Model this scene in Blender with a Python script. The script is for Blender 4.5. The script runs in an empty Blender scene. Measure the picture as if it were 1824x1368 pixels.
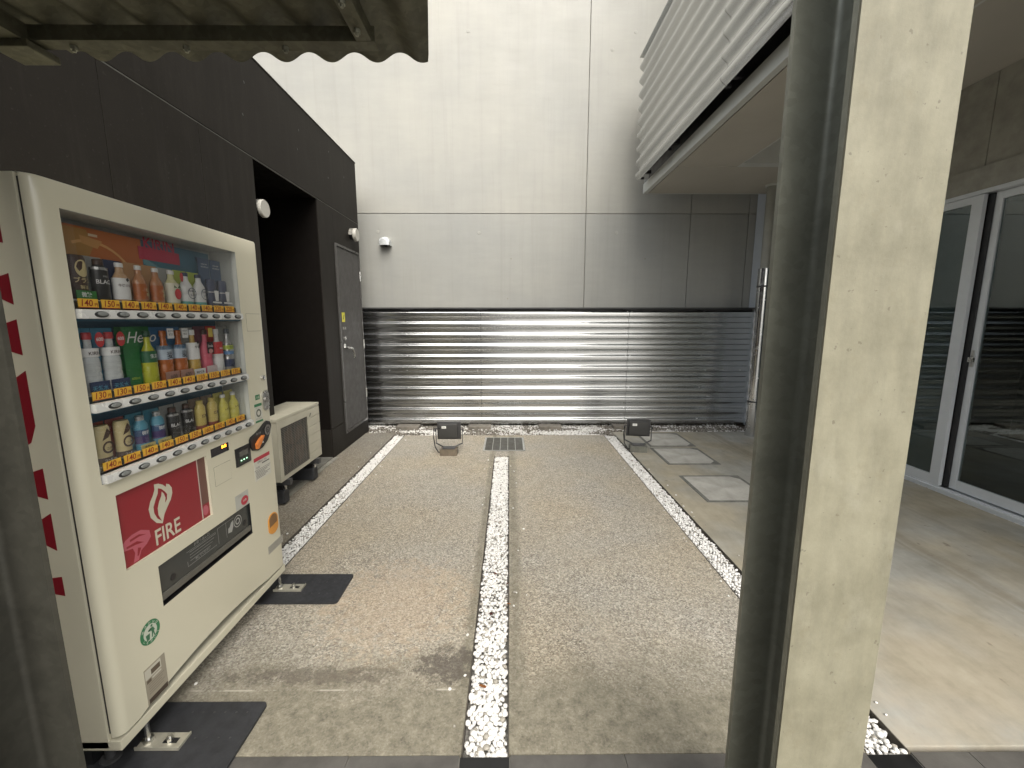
import bpy, bmesh, math, random
from mathutils import Vector, Matrix
R = math.radians
PI = math.pi
random.seed(7)
S = bpy.context.scene
COL = S.collection

# ------------------------------------------------------------------ camera, sky, sun, exposure
cam = bpy.data.cameras.new('camera')
cam.sensor_width = 36; cam.lens = 36 * 740 / 1824; cam.clip_start = 0.05; cam.clip_end = 500
co = bpy.data.objects.new('camera', cam); COL.objects.link(co)
co.location = (0, 0, 1.5); co.rotation_euler = (R(90) - math.atan(112 / 740), 0, -5 / 740)
S.camera = co
SUN_EL, SUN_AZ = 50, 163          # azimuth: compass-style from +Y towards +X
w = bpy.data.worlds.new('World'); S.world = w; w.use_nodes = True
nt = w.node_tree; nt.nodes.clear()
sky = nt.nodes.new('ShaderNodeTexSky'); sky.sky_type = 'NISHITA'; sky.sun_disc = False
sky.sun_elevation = R(SUN_EL); sky.sun_rotation = R(SUN_AZ); sky.air_density = 1.6; sky.dust_density = 4.0
hs = nt.nodes.new('ShaderNodeHueSaturation'); hs.inputs['Saturation'].default_value = 0.30
bg = nt.nodes.new('ShaderNodeBackground'); bg.inputs[1].default_value = 0.13
wo = nt.nodes.new('ShaderNodeOutputWorld')
nt.links.new(sky.outputs[0], hs.inputs['Color']); nt.links.new(hs.outputs[0], bg.inputs[0]); nt.links.new(bg.outputs[0], wo.inputs[0])
sl = bpy.data.lights.new('sun', 'SUN'); sl.energy = 1.1; sl.angle = R(55); sl.color = (1.0, 0.93, 0.81)
so = bpy.data.objects.new('sun', sl); COL.objects.link(so)
az = R(SUN_AZ); el = R(SUN_EL)
sd = Vector((math.sin(az) * math.cos(el), math.cos(az) * math.cos(el), math.sin(el)))
so.rotation_euler = sd.to_track_quat('Z', 'Y').to_euler(); so.location = (0, -5, 12)
vs = S.view_settings; vs.view_transform = 'Standard'; vs.look = 'None'; vs.gamma = 1; vs.exposure = 1.4
vs.use_curve_mapping = False
S.cycles.use_denoising = True
S.cycles.max_bounces = 8; S.cycles.diffuse_bounces = 5; S.cycles.transparent_max_bounces = 16

# ------------------------------------------------------------------ materials
def newmat(name):
    m = bpy.data.materials.new(name); m.use_nodes = True
    n = m.node_tree; b = n.nodes['Principled BSDF']
    return m, n, b
def N(n, t, **kw):
    x = n.nodes.new(t)
    for k, v in kw.items():
        if k.startswith('i_'): x.inputs[k[2:].replace('_', ' ')].default_value = v
        else: setattr(x, k, v)
    return x
def coords(n, scale=(1, 1, 1)):
    tc = N(n, 'ShaderNodeTexCoord'); mp = N(n, 'ShaderNodeMapping'); mp.inputs['Scale'].default_value = scale
    n.links.new(tc.outputs['Object'], mp.inputs[0]); return mp.outputs[0]
def noise(n, vec, scale, detail=4, rough=.6):
    x = N(n, 'ShaderNodeTexNoise'); x.inputs['Scale'].default_value = scale
    x.inputs['Detail'].default_value = detail; x.inputs['Roughness'].default_value = rough
    n.links.new(vec, x.inputs['Vector']); return x.outputs['Fac']
def ramp(n, fac, stops):
    r = N(n, 'ShaderNodeValToRGB'); e = r.color_ramp.elements
    while len(e) < len(stops): e.new(.5)
    for i, (p, c) in enumerate(stops):
        e[i].position = p
        if not isinstance(c, (tuple, list)): c = (c, c, c)
        e[i].color = (*c[:3], 1)
    n.links.new(fac, r.inputs[0]); return r.outputs[0]
def mixc(n, f, a, b, mode='MIX'):
    x = N(n, 'ShaderNodeMix', data_type='RGBA', blend_type=mode)
    for s, v in ((0, f), (6, a), (7, b)):
        if hasattr(v, 'is_output') or isinstance(v, bpy.types.NodeSocket): n.links.new(v, x.inputs[s])
        elif s == 0: x.inputs[0].default_value = v
        else: x.inputs[s].default_value = (*v, 1) if len(v) == 3 else v
    return x.outputs[2]
def bump(n, b, h, strength=.3, dist=.002):
    x = N(n, 'ShaderNodeBump'); x.inputs['Strength'].default_value = strength; x.inputs['Distance'].default_value = dist
    n.links.new(h, x.inputs['Height']); n.links.new(x.outputs[0], b.inputs['Normal'])
def math_(n, op, a, b=None, clamp=False):
    x = N(n, 'ShaderNodeMath', operation=op); x.use_clamp = clamp
    for i, v in enumerate((a, b)):
        if v is None: continue
        if isinstance(v, (int, float)): x.inputs[i].default_value = v
        else: n.links.new(v, x.inputs[i])
    return x.outputs[0]
_mc = {}
def M(name, col, rough=.6, metal=0, var=.12, vs_=6, bs=0, bscale=60, emit=0, stretch=(1, 1, 1), rvar=.1, coat=0, spec=None):
    if name in _mc: return _mc[name]
    m, n, b = newmat(name)
    v = coords(n, stretch)
    f = noise(n, v, vs_, 5, .6)
    lo = tuple(c * (1 - var) for c in col); hi = tuple(min(1, c * (1 + var)) for c in col)
    n.links.new(ramp(n, f, [(.3, lo), (.7, hi)]), b.inputs['Base Color'])
    n.links.new(ramp(n, noise(n, v, vs_ * 2.3, 3), [(.3, max(0.02, rough - rvar)), (.7, min(1, rough + rvar))]), b.inputs['Roughness'])
    b.inputs['Metallic'].default_value = metal
    if bs: bump(n, b, noise(n, v, bscale, 4), bs, .001)
    if spec is not None: b.inputs['Specular IOR Level'].default_value = spec
    if coat: b.inputs['Coat Weight'].default_value = coat
    if emit:
        b.inputs['Emission Color'].default_value = (*col, 1); b.inputs['Emission Strength'].default_value = emit
    _mc[name] = m; return m
def P(name, col, rough=.5):        # flat print ink
    return M(name, col, rough, var=.03, rvar=.02)

def mat_aggregate(name, tint=1.0, ylim=1.62, side=False):
    m, n, b = newmat(name); v = coords(n)
    vo = N(n, 'ShaderNodeTexVoronoi'); vo.inputs['Scale'].default_value = 150; n.links.new(v, vo.inputs['Vector'])
    vo2 = N(n, 'ShaderNodeTexVoronoi'); vo2.inputs['Scale'].default_value = 98; n.links.new(v, vo2.inputs['Vector'])
    sep = N(n, 'ShaderNodeSeparateColor'); n.links.new(vo.outputs['Color'], sep.inputs[0])
    sep2 = N(n, 'ShaderNodeSeparateColor'); n.links.new(vo2.outputs['Color'], sep2.inputs[0])
    t = tint
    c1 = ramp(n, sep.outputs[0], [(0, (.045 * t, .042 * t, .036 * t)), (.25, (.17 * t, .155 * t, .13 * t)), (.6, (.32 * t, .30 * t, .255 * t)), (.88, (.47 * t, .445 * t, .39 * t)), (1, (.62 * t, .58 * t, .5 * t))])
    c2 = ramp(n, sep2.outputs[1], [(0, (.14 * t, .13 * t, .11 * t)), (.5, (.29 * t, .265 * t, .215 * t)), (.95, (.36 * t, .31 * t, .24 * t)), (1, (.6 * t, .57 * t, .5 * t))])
    agg = mixc(n, .35, c1, c2)
    mort = ramp(n, noise(n, v, 9, 6, .65), [(.3, (.26 * t, .235 * t, .18 * t)), (.7, (.42 * t, .385 * t, .30 * t))])
    agg = mixc(n, ramp(n, noise(n, v, 2.2, 5, .7), [(.35, .06), (.68, .38)]), agg, mort)
    warm = mixc(n, ramp(n, noise(n, v, .9, 4, .5), [(.4, 0), (.6, 1)]), (.985, .99, 1.0), (1.05, 1.0, .92))
    agg = mixc(n, 1, agg, warm, 'MULTIPLY')
    xyz = N(n, 'ShaderNodeSeparateXYZ'); n.links.new(v, xyz.inputs[0])
    # trowelled smooth band along the tiled floor, with its soft edge
    yy = math_(n, 'ADD', xyz.outputs[1], math_(n, 'MULTIPLY', math_(n, 'SUBTRACT', noise(n, v, 5, 6, .7), .5), .55))
    band = ramp(n, math_(n, 'MULTIPLY', yy, .2), [(ylim * .2 - .035, 1), (ylim * .2 + .03, 0)])
    dirt = ramp(n, noise(n, v, 19, 9, .8), [(.30, (.07, .062, .044)), (.45, (.15, .136, .098)), (.58, (.215, .197, .145)), (.74, (.33, .305, .235))])
    dirt = mixc(n, .10, dirt, c1)
    c = mixc(n, band, agg, dirt)
    if not side:
        ed = math_(n, 'SUBTRACT', 1, math_(n, 'MULTIPLY', math_(n, 'ABSOLUTE', math_(n, 'SUBTRACT', xyz.outputs[0], .03)), 17), True)
        ed2 = math_(n, 'SUBTRACT', 1, math_(n, 'MULTIPLY', math_(n, 'ABSOLUTE', math_(n, 'ADD', xyz.outputs[0], .19)), 26), True)
        ed = math_(n, 'MULTIPLY', math_(n, 'ADD', ed, ed2), ramp(n, noise(n, v, 6, 6, .7), [(.3, .5), (.6, 1.6)]), True)
        c = mixc(n, math_(n, 'MULTIPLY', ed, .8), c, dirt)
        # damp dark mark and pale efflorescence line next to the centre channel
        def blob(x0, y0, sx, sy, k):
            dx = math_(n, 'MULTIPLY', math_(n, 'SUBTRACT', xyz.outputs[0], x0), 1 / sx)
            dy = math_(n, 'MULTIPLY', math_(n, 'SUBTRACT', xyz.outputs[1], y0), 1 / sy)
            d = math_(n, 'ADD', math_(n, 'MULTIPLY', dx, dx), math_(n, 'MULTIPLY', dy, dy))
            d = math_(n, 'ADD', d, math_(n, 'MULTIPLY', math_(n, 'SUBTRACT', noise(n, v, 17, 9, .8), .5), 6.5))
            return ramp(n, d, [(.3, k), (1.0, 0)])
        c = mixc(n, blob(-.62, 2.05, .42, .42, .30), c, (.46, .34, .22))
        c = mixc(n, blob(-.26, 1.63, .17, .11, .72), c, (.062, .052, .043))
        c = mixc(n, blob(-.85, 1.58, .42, .055, .6), c, (.08, .065, .05))
        c = mixc(n, blob(.45, 1.75, .12, .2, .3), c, (.36, .32, .25))
        line = math_(n, 'SUBTRACT', 1, math_(n, 'MULTIPLY', math_(n, 'ABSOLUTE', math_(n, 'SUBTRACT', xyz.outputs[1], 1.505)), 180), True)
        line = math_(n, 'MULTIPLY', line, ramp(n, noise(n, v, 11, 4), [(.45, 0), (.56, .8)]))
        line = math_(n, 'MULTIPLY', line, math_(n, 'LESS_THAN', xyz.outputs[0], -.16))
        c = mixc(n, line, c, (.45, .42, .36))
    n.links.new(c, b.inputs['Base Color']); b.inputs['Roughness'].default_value = .88
    h = math_(n, 'MULTIPLY', vo.outputs['Distance'], math_(n, 'SUBTRACT', 1, band))
    bump(n, b, math_(n, 'ADD', h, math_(n, 'MULTIPLY', noise(n, v, 160, 4), .25)), .55, .004)
    return m

def mat_concrete(name, col, dark, pale, sc=3, stretch=(1, 1, 1), rough=.8):
    m, n, b = newmat(name); v = coords(n); vst = coords(n, stretch)
    c = ramp(n, noise(n, v, sc, 7, .68), [(.3, dark), (.5, col), (.72, pale)])
    st = ramp(n, noise(n, vst, 7, 5, .6), [(.35, .82), (.6, 1.05)])
    c = mixc(n, 1, c, st, 'MULTIPLY')
    c = mixc(n, ramp(n, noise(n, v, 38, 6, .7), [(.62, 0), (.78, .5)]), c, tuple(x * .5 for x in dark))
    n.links.new(c, b.inputs['Base Color']); b.inputs['Roughness'].default_value = rough
    bump(n, b, noise(n, v, 120, 6, .7), .3, .0015)
    return m

def mat_concrete_yard():
    m, n, b = newmat('yard concrete'); v = coords(n); vs2 = coords(n, (1.6, .35, 1))
    c = ramp(n, noise(n, v, 2.4, 8, .7), [(.3, (.215, .202, .165)), (.5, (.285, .268, .226)), (.72, (.36, .342, .298))])
    c = mixc(n, 1, c, ramp(n, noise(n, vs2, 13, 6, .65), [(.3, .88), (.62, 1.04)]), 'MULTIPLY')
    c = mixc(n, 1, c, mixc(n, ramp(n, noise(n, v, 1.0, 3), [(.42, 0), (.6, 1)]), (.96, 1.0, 1.04), (1.05, 1.0, .88)), 'MULTIPLY')
    xyz = N(n, 'ShaderNodeSeparateXYZ'); n.links.new(v, xyz.inputs[0])
    wob = math_(n, 'MULTIPLY', math_(n, 'SUBTRACT', noise(n, v, 2.5, 5, .6), .5), .09)
    x = math_(n, 'ADD', xyz.outputs[0], wob)
    for x0, wd, k in ((2.745, 1 / .055, .62), (2.67, 1 / .02, .45), (3.22, 1 / .03, .22)):
        l = math_(n, 'SUBTRACT', 1, math_(n, 'MULTIPLY', math_(n, 'ABSOLUTE', math_(n, 'SUBTRACT', x, x0)), wd), True)
        l = math_(n, 'MULTIPLY', math_(n, 'MULTIPLY', l, 1.6, True), ramp(n, noise(n, v, 20, 6, .75), [(.3, k), (.65, k * .5)]))
        c = mixc(n, l, c, (.17, .145, .10))
    sp = ramp(n, noise(n, coords(n, (1, .6, 1)), 17, 3, .5), [(.70, 0), (.745, .7)])
    c = mixc(n, sp, c, (.14, .11, .08))
    nr = ramp(n, math_(n, 'MULTIPLY', xyz.outputs[1], .2), [(.25, .7), (.5, 0)])
    c = mixc(n, math_(n, 'MULTIPLY', nr, ramp(n, noise(n, v, 6, 7, .7), [(.4, 0), (.7, 1)])), c, (.38, .33, .255))
    n.links.new(c, b.inputs['Base Color']); b.inputs['Roughness'].default_value = .72
    bump(n, b, noise(n, v, 90, 6, .7), .25, .0015)
    return m

def mat_wall(tint=(1, 1, 1)):
    m, n, b = newmat('painted wall'); v = coords(n); vh = coords(n, (.5, 1, 2.6)); vv = coords(n, (3.0, 1, .25))
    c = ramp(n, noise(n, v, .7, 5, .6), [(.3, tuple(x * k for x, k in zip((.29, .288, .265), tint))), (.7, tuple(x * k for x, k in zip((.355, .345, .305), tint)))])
    c = mixc(n, 1, c, ramp(n, noise(n, vh, 5, 7, .7), [(.3, .965), (.65, 1.02)]), 'MULTIPLY')
    c = mixc(n, 1, c, ramp(n, noise(n, vv, 3, 5, .6), [(.3, .975), (.6, 1.01)]), 'MULTIPLY')
    c = mixc(n, ramp(n, noise(n, coords(n, (5, 1, .16)), 2.6, 8, .7), [(.52, 0), (.72, .22)]), c, (.20, .195, .17))
    c = mixc(n, ramp(n, noise(n, v, 7, 9, .8), [(.60, 0), (.72, .16)]), c, (.19, .18, .15))
    xyz = N(n, 'ShaderNodeSeparateXYZ'); n.links.new(v, xyz.inputs[0])
    # drip stains under the pipe hood
    for x0 in (-1.775, -1.665):
        l = math_(n, 'SUBTRACT', 1, math_(n, 'MULTIPLY', math_(n, 'ABSOLUTE', math_(n, 'SUBTRACT', xyz.outputs[0], x0)), 1 / .028), True)
        l = math_(n, 'MULTIPLY', l, math_(n, 'LESS_THAN', xyz.outputs[2], 2.54))
        c = mixc(n, math_(n, 'MULTIPLY', l, .45), c, (.26, .26, .25))
    n.links.new(c, b.inputs['Base Color'])
    n.links.new(ramp(n, noise(n, v, 3, 4), [(.3, .36), (.7, .5)]), b.inputs['Roughness'])
    bump(n, b, math_(n, 'ADD', noise(n, vh, 3, 4), math_(n, 'MULTIPLY', noise(n, v, 60, 4), .04)), .16, .012)
    return m

def mat_galv(name, col, rough, var=.25, metal=.85, stain=.35):
    m, n, b = newmat(name); v = coords(n)
    vo = N(n, 'ShaderNodeTexVoronoi'); vo.inputs['Scale'].default_value = 55; n.links.new(v, vo.inputs['Vector'])
    sp = N(n, 'ShaderNodeSeparateColor'); n.links.new(vo.outputs['Color'], sp.inputs[0])
    c = ramp(n, sp.outputs[0], [(0, tuple(x * (1 - var) for x in col)), (1, tuple(min(1, x * (1 + var)) for x in col))])
    c = mixc(n, .55, c, col)
    c = mixc(n, ramp(n, noise(n, v, 5, 7, .7), [(.45, 0), (.7, stain)]), c, tuple(x * .45 for x in col))
    n.links.new(c, b.inputs['Base Color']); b.inputs['Metallic'].default_value = metal
    n.links.new(ramp(n, noise(n, v, 14, 5), [(.3, rough - .08), (.7, rough + .12)]), b.inputs['Roughness'])
    if rough > .4: bump(n, b, noise(n, v, 30, 5), .12, .002)
    return m

def mat_mill_steel(nm='bright corrugated steel', k=1.0, rr=(.215, .225), metal=1):
    m, n, b = newmat(nm); v = coords(n, (.25, 1, 1)); v2 = coords(n, (.6, 1, 8))
    c = ramp(n, noise(n, v, 1.5, 3, .5), [(.3, (.56 * k, .57 * k, .57 * k)), (.7, (.61 * k, .62 * k, .62 * k))])
    n.links.new(c, b.inputs['Base Color']); b.inputs['Metallic'].default_value = metal
    n.links.new(ramp(n, noise(n, v2, 5, 5), [(.3, rr[0]), (.7, rr[1])]), b.inputs['Roughness'])
    return m

def mat_glass(name, refl=.12, tint=(.9, .95, .95), dark=1.0):
    m = bpy.data.materials.new(name); m.use_nodes = True; n = m.node_tree; n.nodes.clear()
    o = N(n, 'ShaderNodeOutputMaterial'); mx = N(n, 'ShaderNodeMixShader'); t = N(n, 'ShaderNodeBsdfTransparent')
    g = N(n, 'ShaderNodeBsdfGlossy'); g.inputs['Roughness'].default_value = .01
    g.inputs['Color'].default_value = (*tint, 1); t.inputs['Color'].default_value = (tint[0] * dark, tint[1] * dark, tint[2] * dark, 1)
    fr = N(n, 'ShaderNodeLayerWeight'); fr.inputs[0].default_value = .5
    pw5 = math_(n, 'POWER', fr.outputs['Facing'], 4.5)
    n.links.new(math_(n, 'ADD', math_(n, 'MULTIPLY', pw5, 1 - refl), refl), mx.inputs[0]); n.links.new(t.outputs[0], mx.inputs[1]); n.links.new(g.outputs[0], mx.inputs[2]); n.links.new(mx.outputs[0], o.inputs[0])
    return m

# ------------------------------------------------------------------ mesh helpers
def bxx(bm, x0, x1, y0, y1, z0, z1, bev=0):
    vsn = [bm.verts.new(p) for p in ((x0, y0, z0), (x1, y0, z0), (x1, y1, z0), (x0, y1, z0), (x0, y0, z1), (x1, y0, z1), (x1, y1, z1), (x0, y1, z1))]
    fs = [bm.faces.new([vsn[i] for i in f]) for f in ((3, 2, 1, 0), (4, 5, 6, 7), (0, 1, 5, 4), (1, 2, 6, 5), (2, 3, 7, 6), (3, 0, 4, 7))]
    if bev:
        es = list({e for f in fs for e in f.edges})
        bmesh.ops.bevel(bm, geom=es, offset=bev, segments=2, profile=.7, affect='EDGES')
def box(x0, x1, y0, y1, z0, z1, bev=0):
    bm = bmesh.new(); bxx(bm, x0, x1, y0, y1, z0, z1, bev); return bm
def boxes(*bs, bev=0):
    bm = bmesh.new()
    for b in bs:
        t = bmesh.new(); bxx(t, *b, bev)
        me = bpy.data.meshes.new('t'); t.to_mesh(me); t.free(); bm.from_mesh(me); bpy.data.meshes.remove(me)
    return bm
def obj(name, bm, mat, parent=None, smooth=False, loc=None):
    """one mesh object; vertices given in world space, stored relative to the root's location"""
    root = parent
    while root is not None and root.parent is not None: root = root.parent
    off = Vector(root.location) if root is not None else (Vector(loc) if loc else Vector((0, 0, 0)))
    if root is not None and root.rotation_euler.z and not root.get('_flat'):
        bmesh.ops.translate(bm, verts=bm.verts, vec=-off)
        bmesh.ops.rotate(bm, verts=bm.verts, cent=(0, 0, 0), matrix=Matrix.Rotation(-root.rotation_euler.z, 3, 'Z'))
    else:
        bmesh.ops.translate(bm, verts=bm.verts, vec=-off)
    me = bpy.data.meshes.new(name)
    if smooth:
        for f in bm.faces: f.smooth = True
    bm.to_mesh(me); bm.free()
    if smooth == 'auto':
        try: me.set_sharp_from_angle(angle=R(35))
        except Exception: pass
    for mm in (mat if isinstance(mat, (list, tuple)) else [mat]): me.materials.append(mm)
    o = bpy.data.objects.new(name, me); COL.objects.link(o)
    if parent is not None: o.parent = parent
    elif loc: o.location = loc
    return o
def thing(name, label, cat, loc=(0, 0, 0), group=None, rz=0):
    o = bpy.data.objects.new(name, None); COL.objects.link(o); o.location = loc; o.rotation_euler = (0, 0, rz)
    o.empty_display_size = .05
    o['label'] = label; o['category'] = cat
    if group: o['group'] = group
    return o
def tag(o, label, cat, group=None):
    o['label'] = label; o['category'] = cat
    if group: o['group'] = group
    return o
def struct(name, bm=None, mat=None, loc=(0, 0, 0)):
    if bm is None:
        o = bpy.data.objects.new(name, None); COL.objects.link(o)
    else: o = obj(name, bm, mat)
    o['kind'] = 'structure'; return o
def poly(pts, axis='x', at=0, th=0):
    """filled outline: pts (a, b); axis x -> plane x=at with a=y, b=z ; th extrudes towards +axis"""
    bm = bmesh.new()
    def P3(a, b, d):
        return {'x': (at + d, a, b), 'y': (a, at + d, b), 'z': (a, b, at + d)}[axis]
    vs_ = [bm.verts.new(P3(a, b, 0)) for a, b in pts]
    f = bm.faces.new(vs_)
    bmesh.ops.recalc_face_normals(bm, faces=[f])
    f.normal_update()
    want = {'x': Vector((1, 0, 0)), 'y': Vector((0, 1, 0)), 'z': Vector((0, 0, 1))}[axis]
    if f.normal.dot(want) < 0: f.normal_flip()
    if th:
        r = bmesh.ops.extrude_face_region(bm, geom=[f])
        vv = [g for g in r['geom'] if isinstance(g, bmesh.types.BMVert)]
        bmesh.ops.translate(bm, verts=vv, vec=want * th)
    bmesh.ops.triangulate(bm, faces=bm.faces[:])
    return bm
def ell(cy, cz, ry, rz, n=24, a0=0, a1=2 * PI):
    return [(cy + ry * math.cos(a0 + (a1 - a0) * i / n), cz + rz * math.sin(a0 + (a1 - a0) * i / n)) for i in range(n if a1 - a0 > 6.28 else n + 1)]
def ring(cy, cz, r0, r1, at, n=28, sy=1.0):
    bm = bmesh.new()
    a = [bm.verts.new((at, cy + r0 * sy * math.cos(2 * PI * i / n), cz + r0 * math.sin(2 * PI * i / n))) for i in range(n)]
    b = [bm.verts.new((at, cy + r1 * sy * math.cos(2 * PI * i / n), cz + r1 * math.sin(2 * PI * i / n))) for i in range(n)]
    for i in range(n): bm.faces.new((a[i], b[i], b[(i + 1) % n], a[(i + 1) % n]))
    return bm
def join(*bms):
    out = bmesh.new()
    for b in bms:
        me = bpy.data.meshes.new('t'); b.to_mesh(me); b.free(); out.from_mesh(me); bpy.data.meshes.remove(me)
    return out
def tube(pts, r, seg=10, caps=True):
    bm = bmesh.new(); rings = []
    pts = [Vector(p) for p in pts]
    for i, p in enumerate(pts):
        d = (pts[min(i + 1, len(pts) - 1)] - pts[max(i - 1, 0)]).normalized()
        up = Vector((0, 0, 1)) if abs(d.z) < .9 else Vector((1, 0, 0))
        a = d.cross(up).normalized(); b = d.cross(a).normalized()
        rr = r[i] if isinstance(r, (list, tuple)) else r
        rings.append([bm.verts.new(p + a * rr * math.cos(2 * PI * k / seg) + b * rr * math.sin(2 * PI * k / seg)) for k in range(seg)])
    for i in range(len(rings) - 1):
        for k in range(seg): bm.faces.new((rings[i][k], rings[i][(k + 1) % seg], rings[i + 1][(k + 1) % seg], rings[i + 1][k]))
    if caps:
        bm.faces.new(rings[0][::-1]); bm.faces.new(rings[-1])
    bmesh.ops.recalc_face_normals(bm, faces=bm.faces[:])
    return bm
def lathe(cx, cy, prof, seg=20, sx=1, sy=1):
    bm = bmesh.new(); rs = []
    for r, z in prof:
        rs.append([bm.verts.new((cx + r * sx * math.cos(2 * PI * k / seg), cy + r * sy * math.sin(2 * PI * k / seg), z)) for k in range(seg)])
    for i in range(len(rs) - 1):
        for k in range(seg): bm.faces.new((rs[i][k], rs[i][(k + 1) % seg], rs[i + 1][(k + 1) % seg], rs[i + 1][k]))
    bm.faces.new(rs[0][::-1]); bm.faces.new(rs[-1])
    bmesh.ops.recalc_face_normals(bm, faces=bm.faces[:])
    return bm
_tc = {}
def txt(s, size, bold=0.0, shear=0.0, xs=1.0):
    """text as a flat bmesh centred on x, baseline 0 (x right, y up)"""
    k = (s, size, bold, shear, xs)
    if k not in _tc:
        cu = bpy.data.curves.new('t', 'FONT'); cu.body = s; cu.size = size; cu.align_x = 'CENTER'; cu.offset = bold * size; cu.shear = shear
        cu.resolution_u = 3
        o = bpy.data.objects.new('t', cu); COL.objects.link(o)
        dg = bpy.context.evaluated_depsgraph_get(); dg.update()
        me = bpy.data.meshes.new_from_object(o.evaluated_get(dg))
        _tc[k] = [[tuple(v.co) for v in me.vertices], [tuple(p.vertices) for p in me.polygons]]
        bpy.data.objects.remove(o); bpy.data.curves.remove(cu); bpy.data.meshes.remove(me)
    vs_, fs = _tc[k]
    bm = bmesh.new(); vv = [bm.verts.new((x * xs, y, 0)) for x, y, z in vs_]
    for f in fs:
        try: bm.faces.new([vv[i] for i in f])
        except Exception: pass
    return bm
def txt_front(s, size, X, Y, Z, bold=0.0, shear=0, xs=1.0, rot=0, cyl=None):
    """text on a face that looks towards +X.  cyl=(cx, cy, r, sx) wraps it on a bottle"""
    bm = txt(s, size, bold, shear, xs)
    for v in bm.verts:
        a, b = v.co.x, v.co.y
        if rot: a, b = a * math.cos(rot) - b * math.sin(rot), a * math.sin(rot) + b * math.cos(rot)
        if cyl:
            cx, cy, r, sx = cyl; t = max(-1.4, min(1.4, a / r))
            v.co = (cx + (r + .0006) * sx * math.cos(t) + .0004, cy + (r + .0006) * math.sin(t), Z + b)
        else: v.co = (X, Y + a, Z + b)
    return bm
def txt_side(s, size, X, Y, Z, bold=0, rot=0, xs=1.0):
    """text on a face that looks towards -Y (towards the camera)"""
    bm = txt(s, size, bold, 0, xs)
    for v in bm.verts:
        a, b = v.co.x, v.co.y
        if rot: a, b = a * math.cos(rot) - b * math.sin(rot), a * math.sin(rot) + b * math.cos(rot)
        v.co = (X + a, Y, Z + b)
    return bm
def corr(y0, y1, base, amp, pitch, z0, z1, axis='x', n=16, flat=2.0, th=.0012, phase=0):
    """corrugated sheet. axis x: ridges run along x (span y0..y1 = x range), waves stack in z and stand out of plane 'base' in -y.
       axis y: ridges run along y, waves stack in z, out in -x.  axis r: roof, ridges along y, waves stack along x (z0..z1 = x range), height base"""
    bm = bmesh.new(); cnt = max(2, int((z1 - z0) / pitch * n)); rows = []
    k = math.tanh(flat)
    for i in range(cnt + 1):
        z = z0 + (z1 - z0) * i / cnt
        d = amp * math.tanh(flat * math.sin(2 * PI * (z - phase) / pitch)) / k
        for t_, lst in ((0, None),):
            if axis == 'x': a = (y0, base - d, z); b = (y1, base - d, z)
            elif axis == 'y': a = (base - d, y0, z); b = (base - d, y1, z)
            else: a = (z, y0, base + d); b = (z, y1, base + d)
        rows.append((bm.verts.new(a), bm.verts.new(b)))
    for i in range(cnt): bm.faces.new((rows[i][0], rows[i][1], rows[i + 1][1], rows[i + 1][0]))
    bmesh.ops.recalc_face_normals(bm, faces=bm.faces[:])
    want = {'x': Vector((0, -1, 0)), 'y': Vector((-1, 0, 0)), 'r': Vector((0, 0, 1))}[axis]
    if sum((f.normal.dot(want) for f in bm.faces)) < 0: bmesh.ops.reverse_faces(bm, faces=bm.faces[:])
    r = bmesh.ops.solidify(bm, geom=bm.faces[:], thickness=th)
    bmesh.ops.recalc_face_normals(bm, faces=bm.faces[:])
    return bm

# common materials
m_agg = mat_aggregate('exposed aggregate concrete')
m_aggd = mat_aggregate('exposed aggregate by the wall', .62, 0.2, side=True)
m_yard = mat_concrete_yard()
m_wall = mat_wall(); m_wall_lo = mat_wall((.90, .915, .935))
m_steel = mat_mill_steel()
m_clad = mat_mill_steel('galvalume cladding', 1.0, (.21, .25), .9)
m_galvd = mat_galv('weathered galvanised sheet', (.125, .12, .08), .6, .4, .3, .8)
m_col = mat_galv('painted steel column', (.27, .275, .225), .42, .16, .35, .4)
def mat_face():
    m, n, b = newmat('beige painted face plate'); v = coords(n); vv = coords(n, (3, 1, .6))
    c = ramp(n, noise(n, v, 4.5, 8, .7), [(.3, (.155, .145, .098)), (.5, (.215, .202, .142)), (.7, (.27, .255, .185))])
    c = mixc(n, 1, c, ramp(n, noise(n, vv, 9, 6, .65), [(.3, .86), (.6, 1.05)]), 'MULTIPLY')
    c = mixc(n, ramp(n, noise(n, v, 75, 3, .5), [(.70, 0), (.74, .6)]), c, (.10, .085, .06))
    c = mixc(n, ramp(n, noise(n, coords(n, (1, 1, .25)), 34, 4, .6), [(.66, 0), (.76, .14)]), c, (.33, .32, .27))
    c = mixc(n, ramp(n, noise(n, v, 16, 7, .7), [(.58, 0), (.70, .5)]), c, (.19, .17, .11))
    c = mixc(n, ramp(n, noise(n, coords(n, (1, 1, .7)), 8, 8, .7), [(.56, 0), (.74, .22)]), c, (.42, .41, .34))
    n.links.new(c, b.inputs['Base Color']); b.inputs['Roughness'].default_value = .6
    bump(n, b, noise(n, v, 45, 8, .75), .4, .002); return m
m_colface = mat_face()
def mat_darkwall():
    m, n, b = newmat('dark brown wall paint'); v = coords(n); vv = coords(n, (1, 4, .3))
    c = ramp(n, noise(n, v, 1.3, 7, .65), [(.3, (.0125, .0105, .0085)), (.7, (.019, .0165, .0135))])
    c = mixc(n, ramp(n, noise(n, vv, 4, 7, .7), [(.5, 0), (.75, .55)]), c, (.030, .027, .023))
    c = mixc(n, ramp(n, noise(n, v, 60, 4, .6), [(.64, 0), (.72, .5)]), c, (.045, .042, .036))
    n.links.new(c, b.inputs['Base Color']); b.inputs['Roughness'].default_value = .6; b.inputs['Specular IOR Level'].default_value = .18
    bump(n, b, noise(n, v, 80, 6, .7), .3, .0015); return m
m_darkwall = mat_darkwall()
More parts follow.
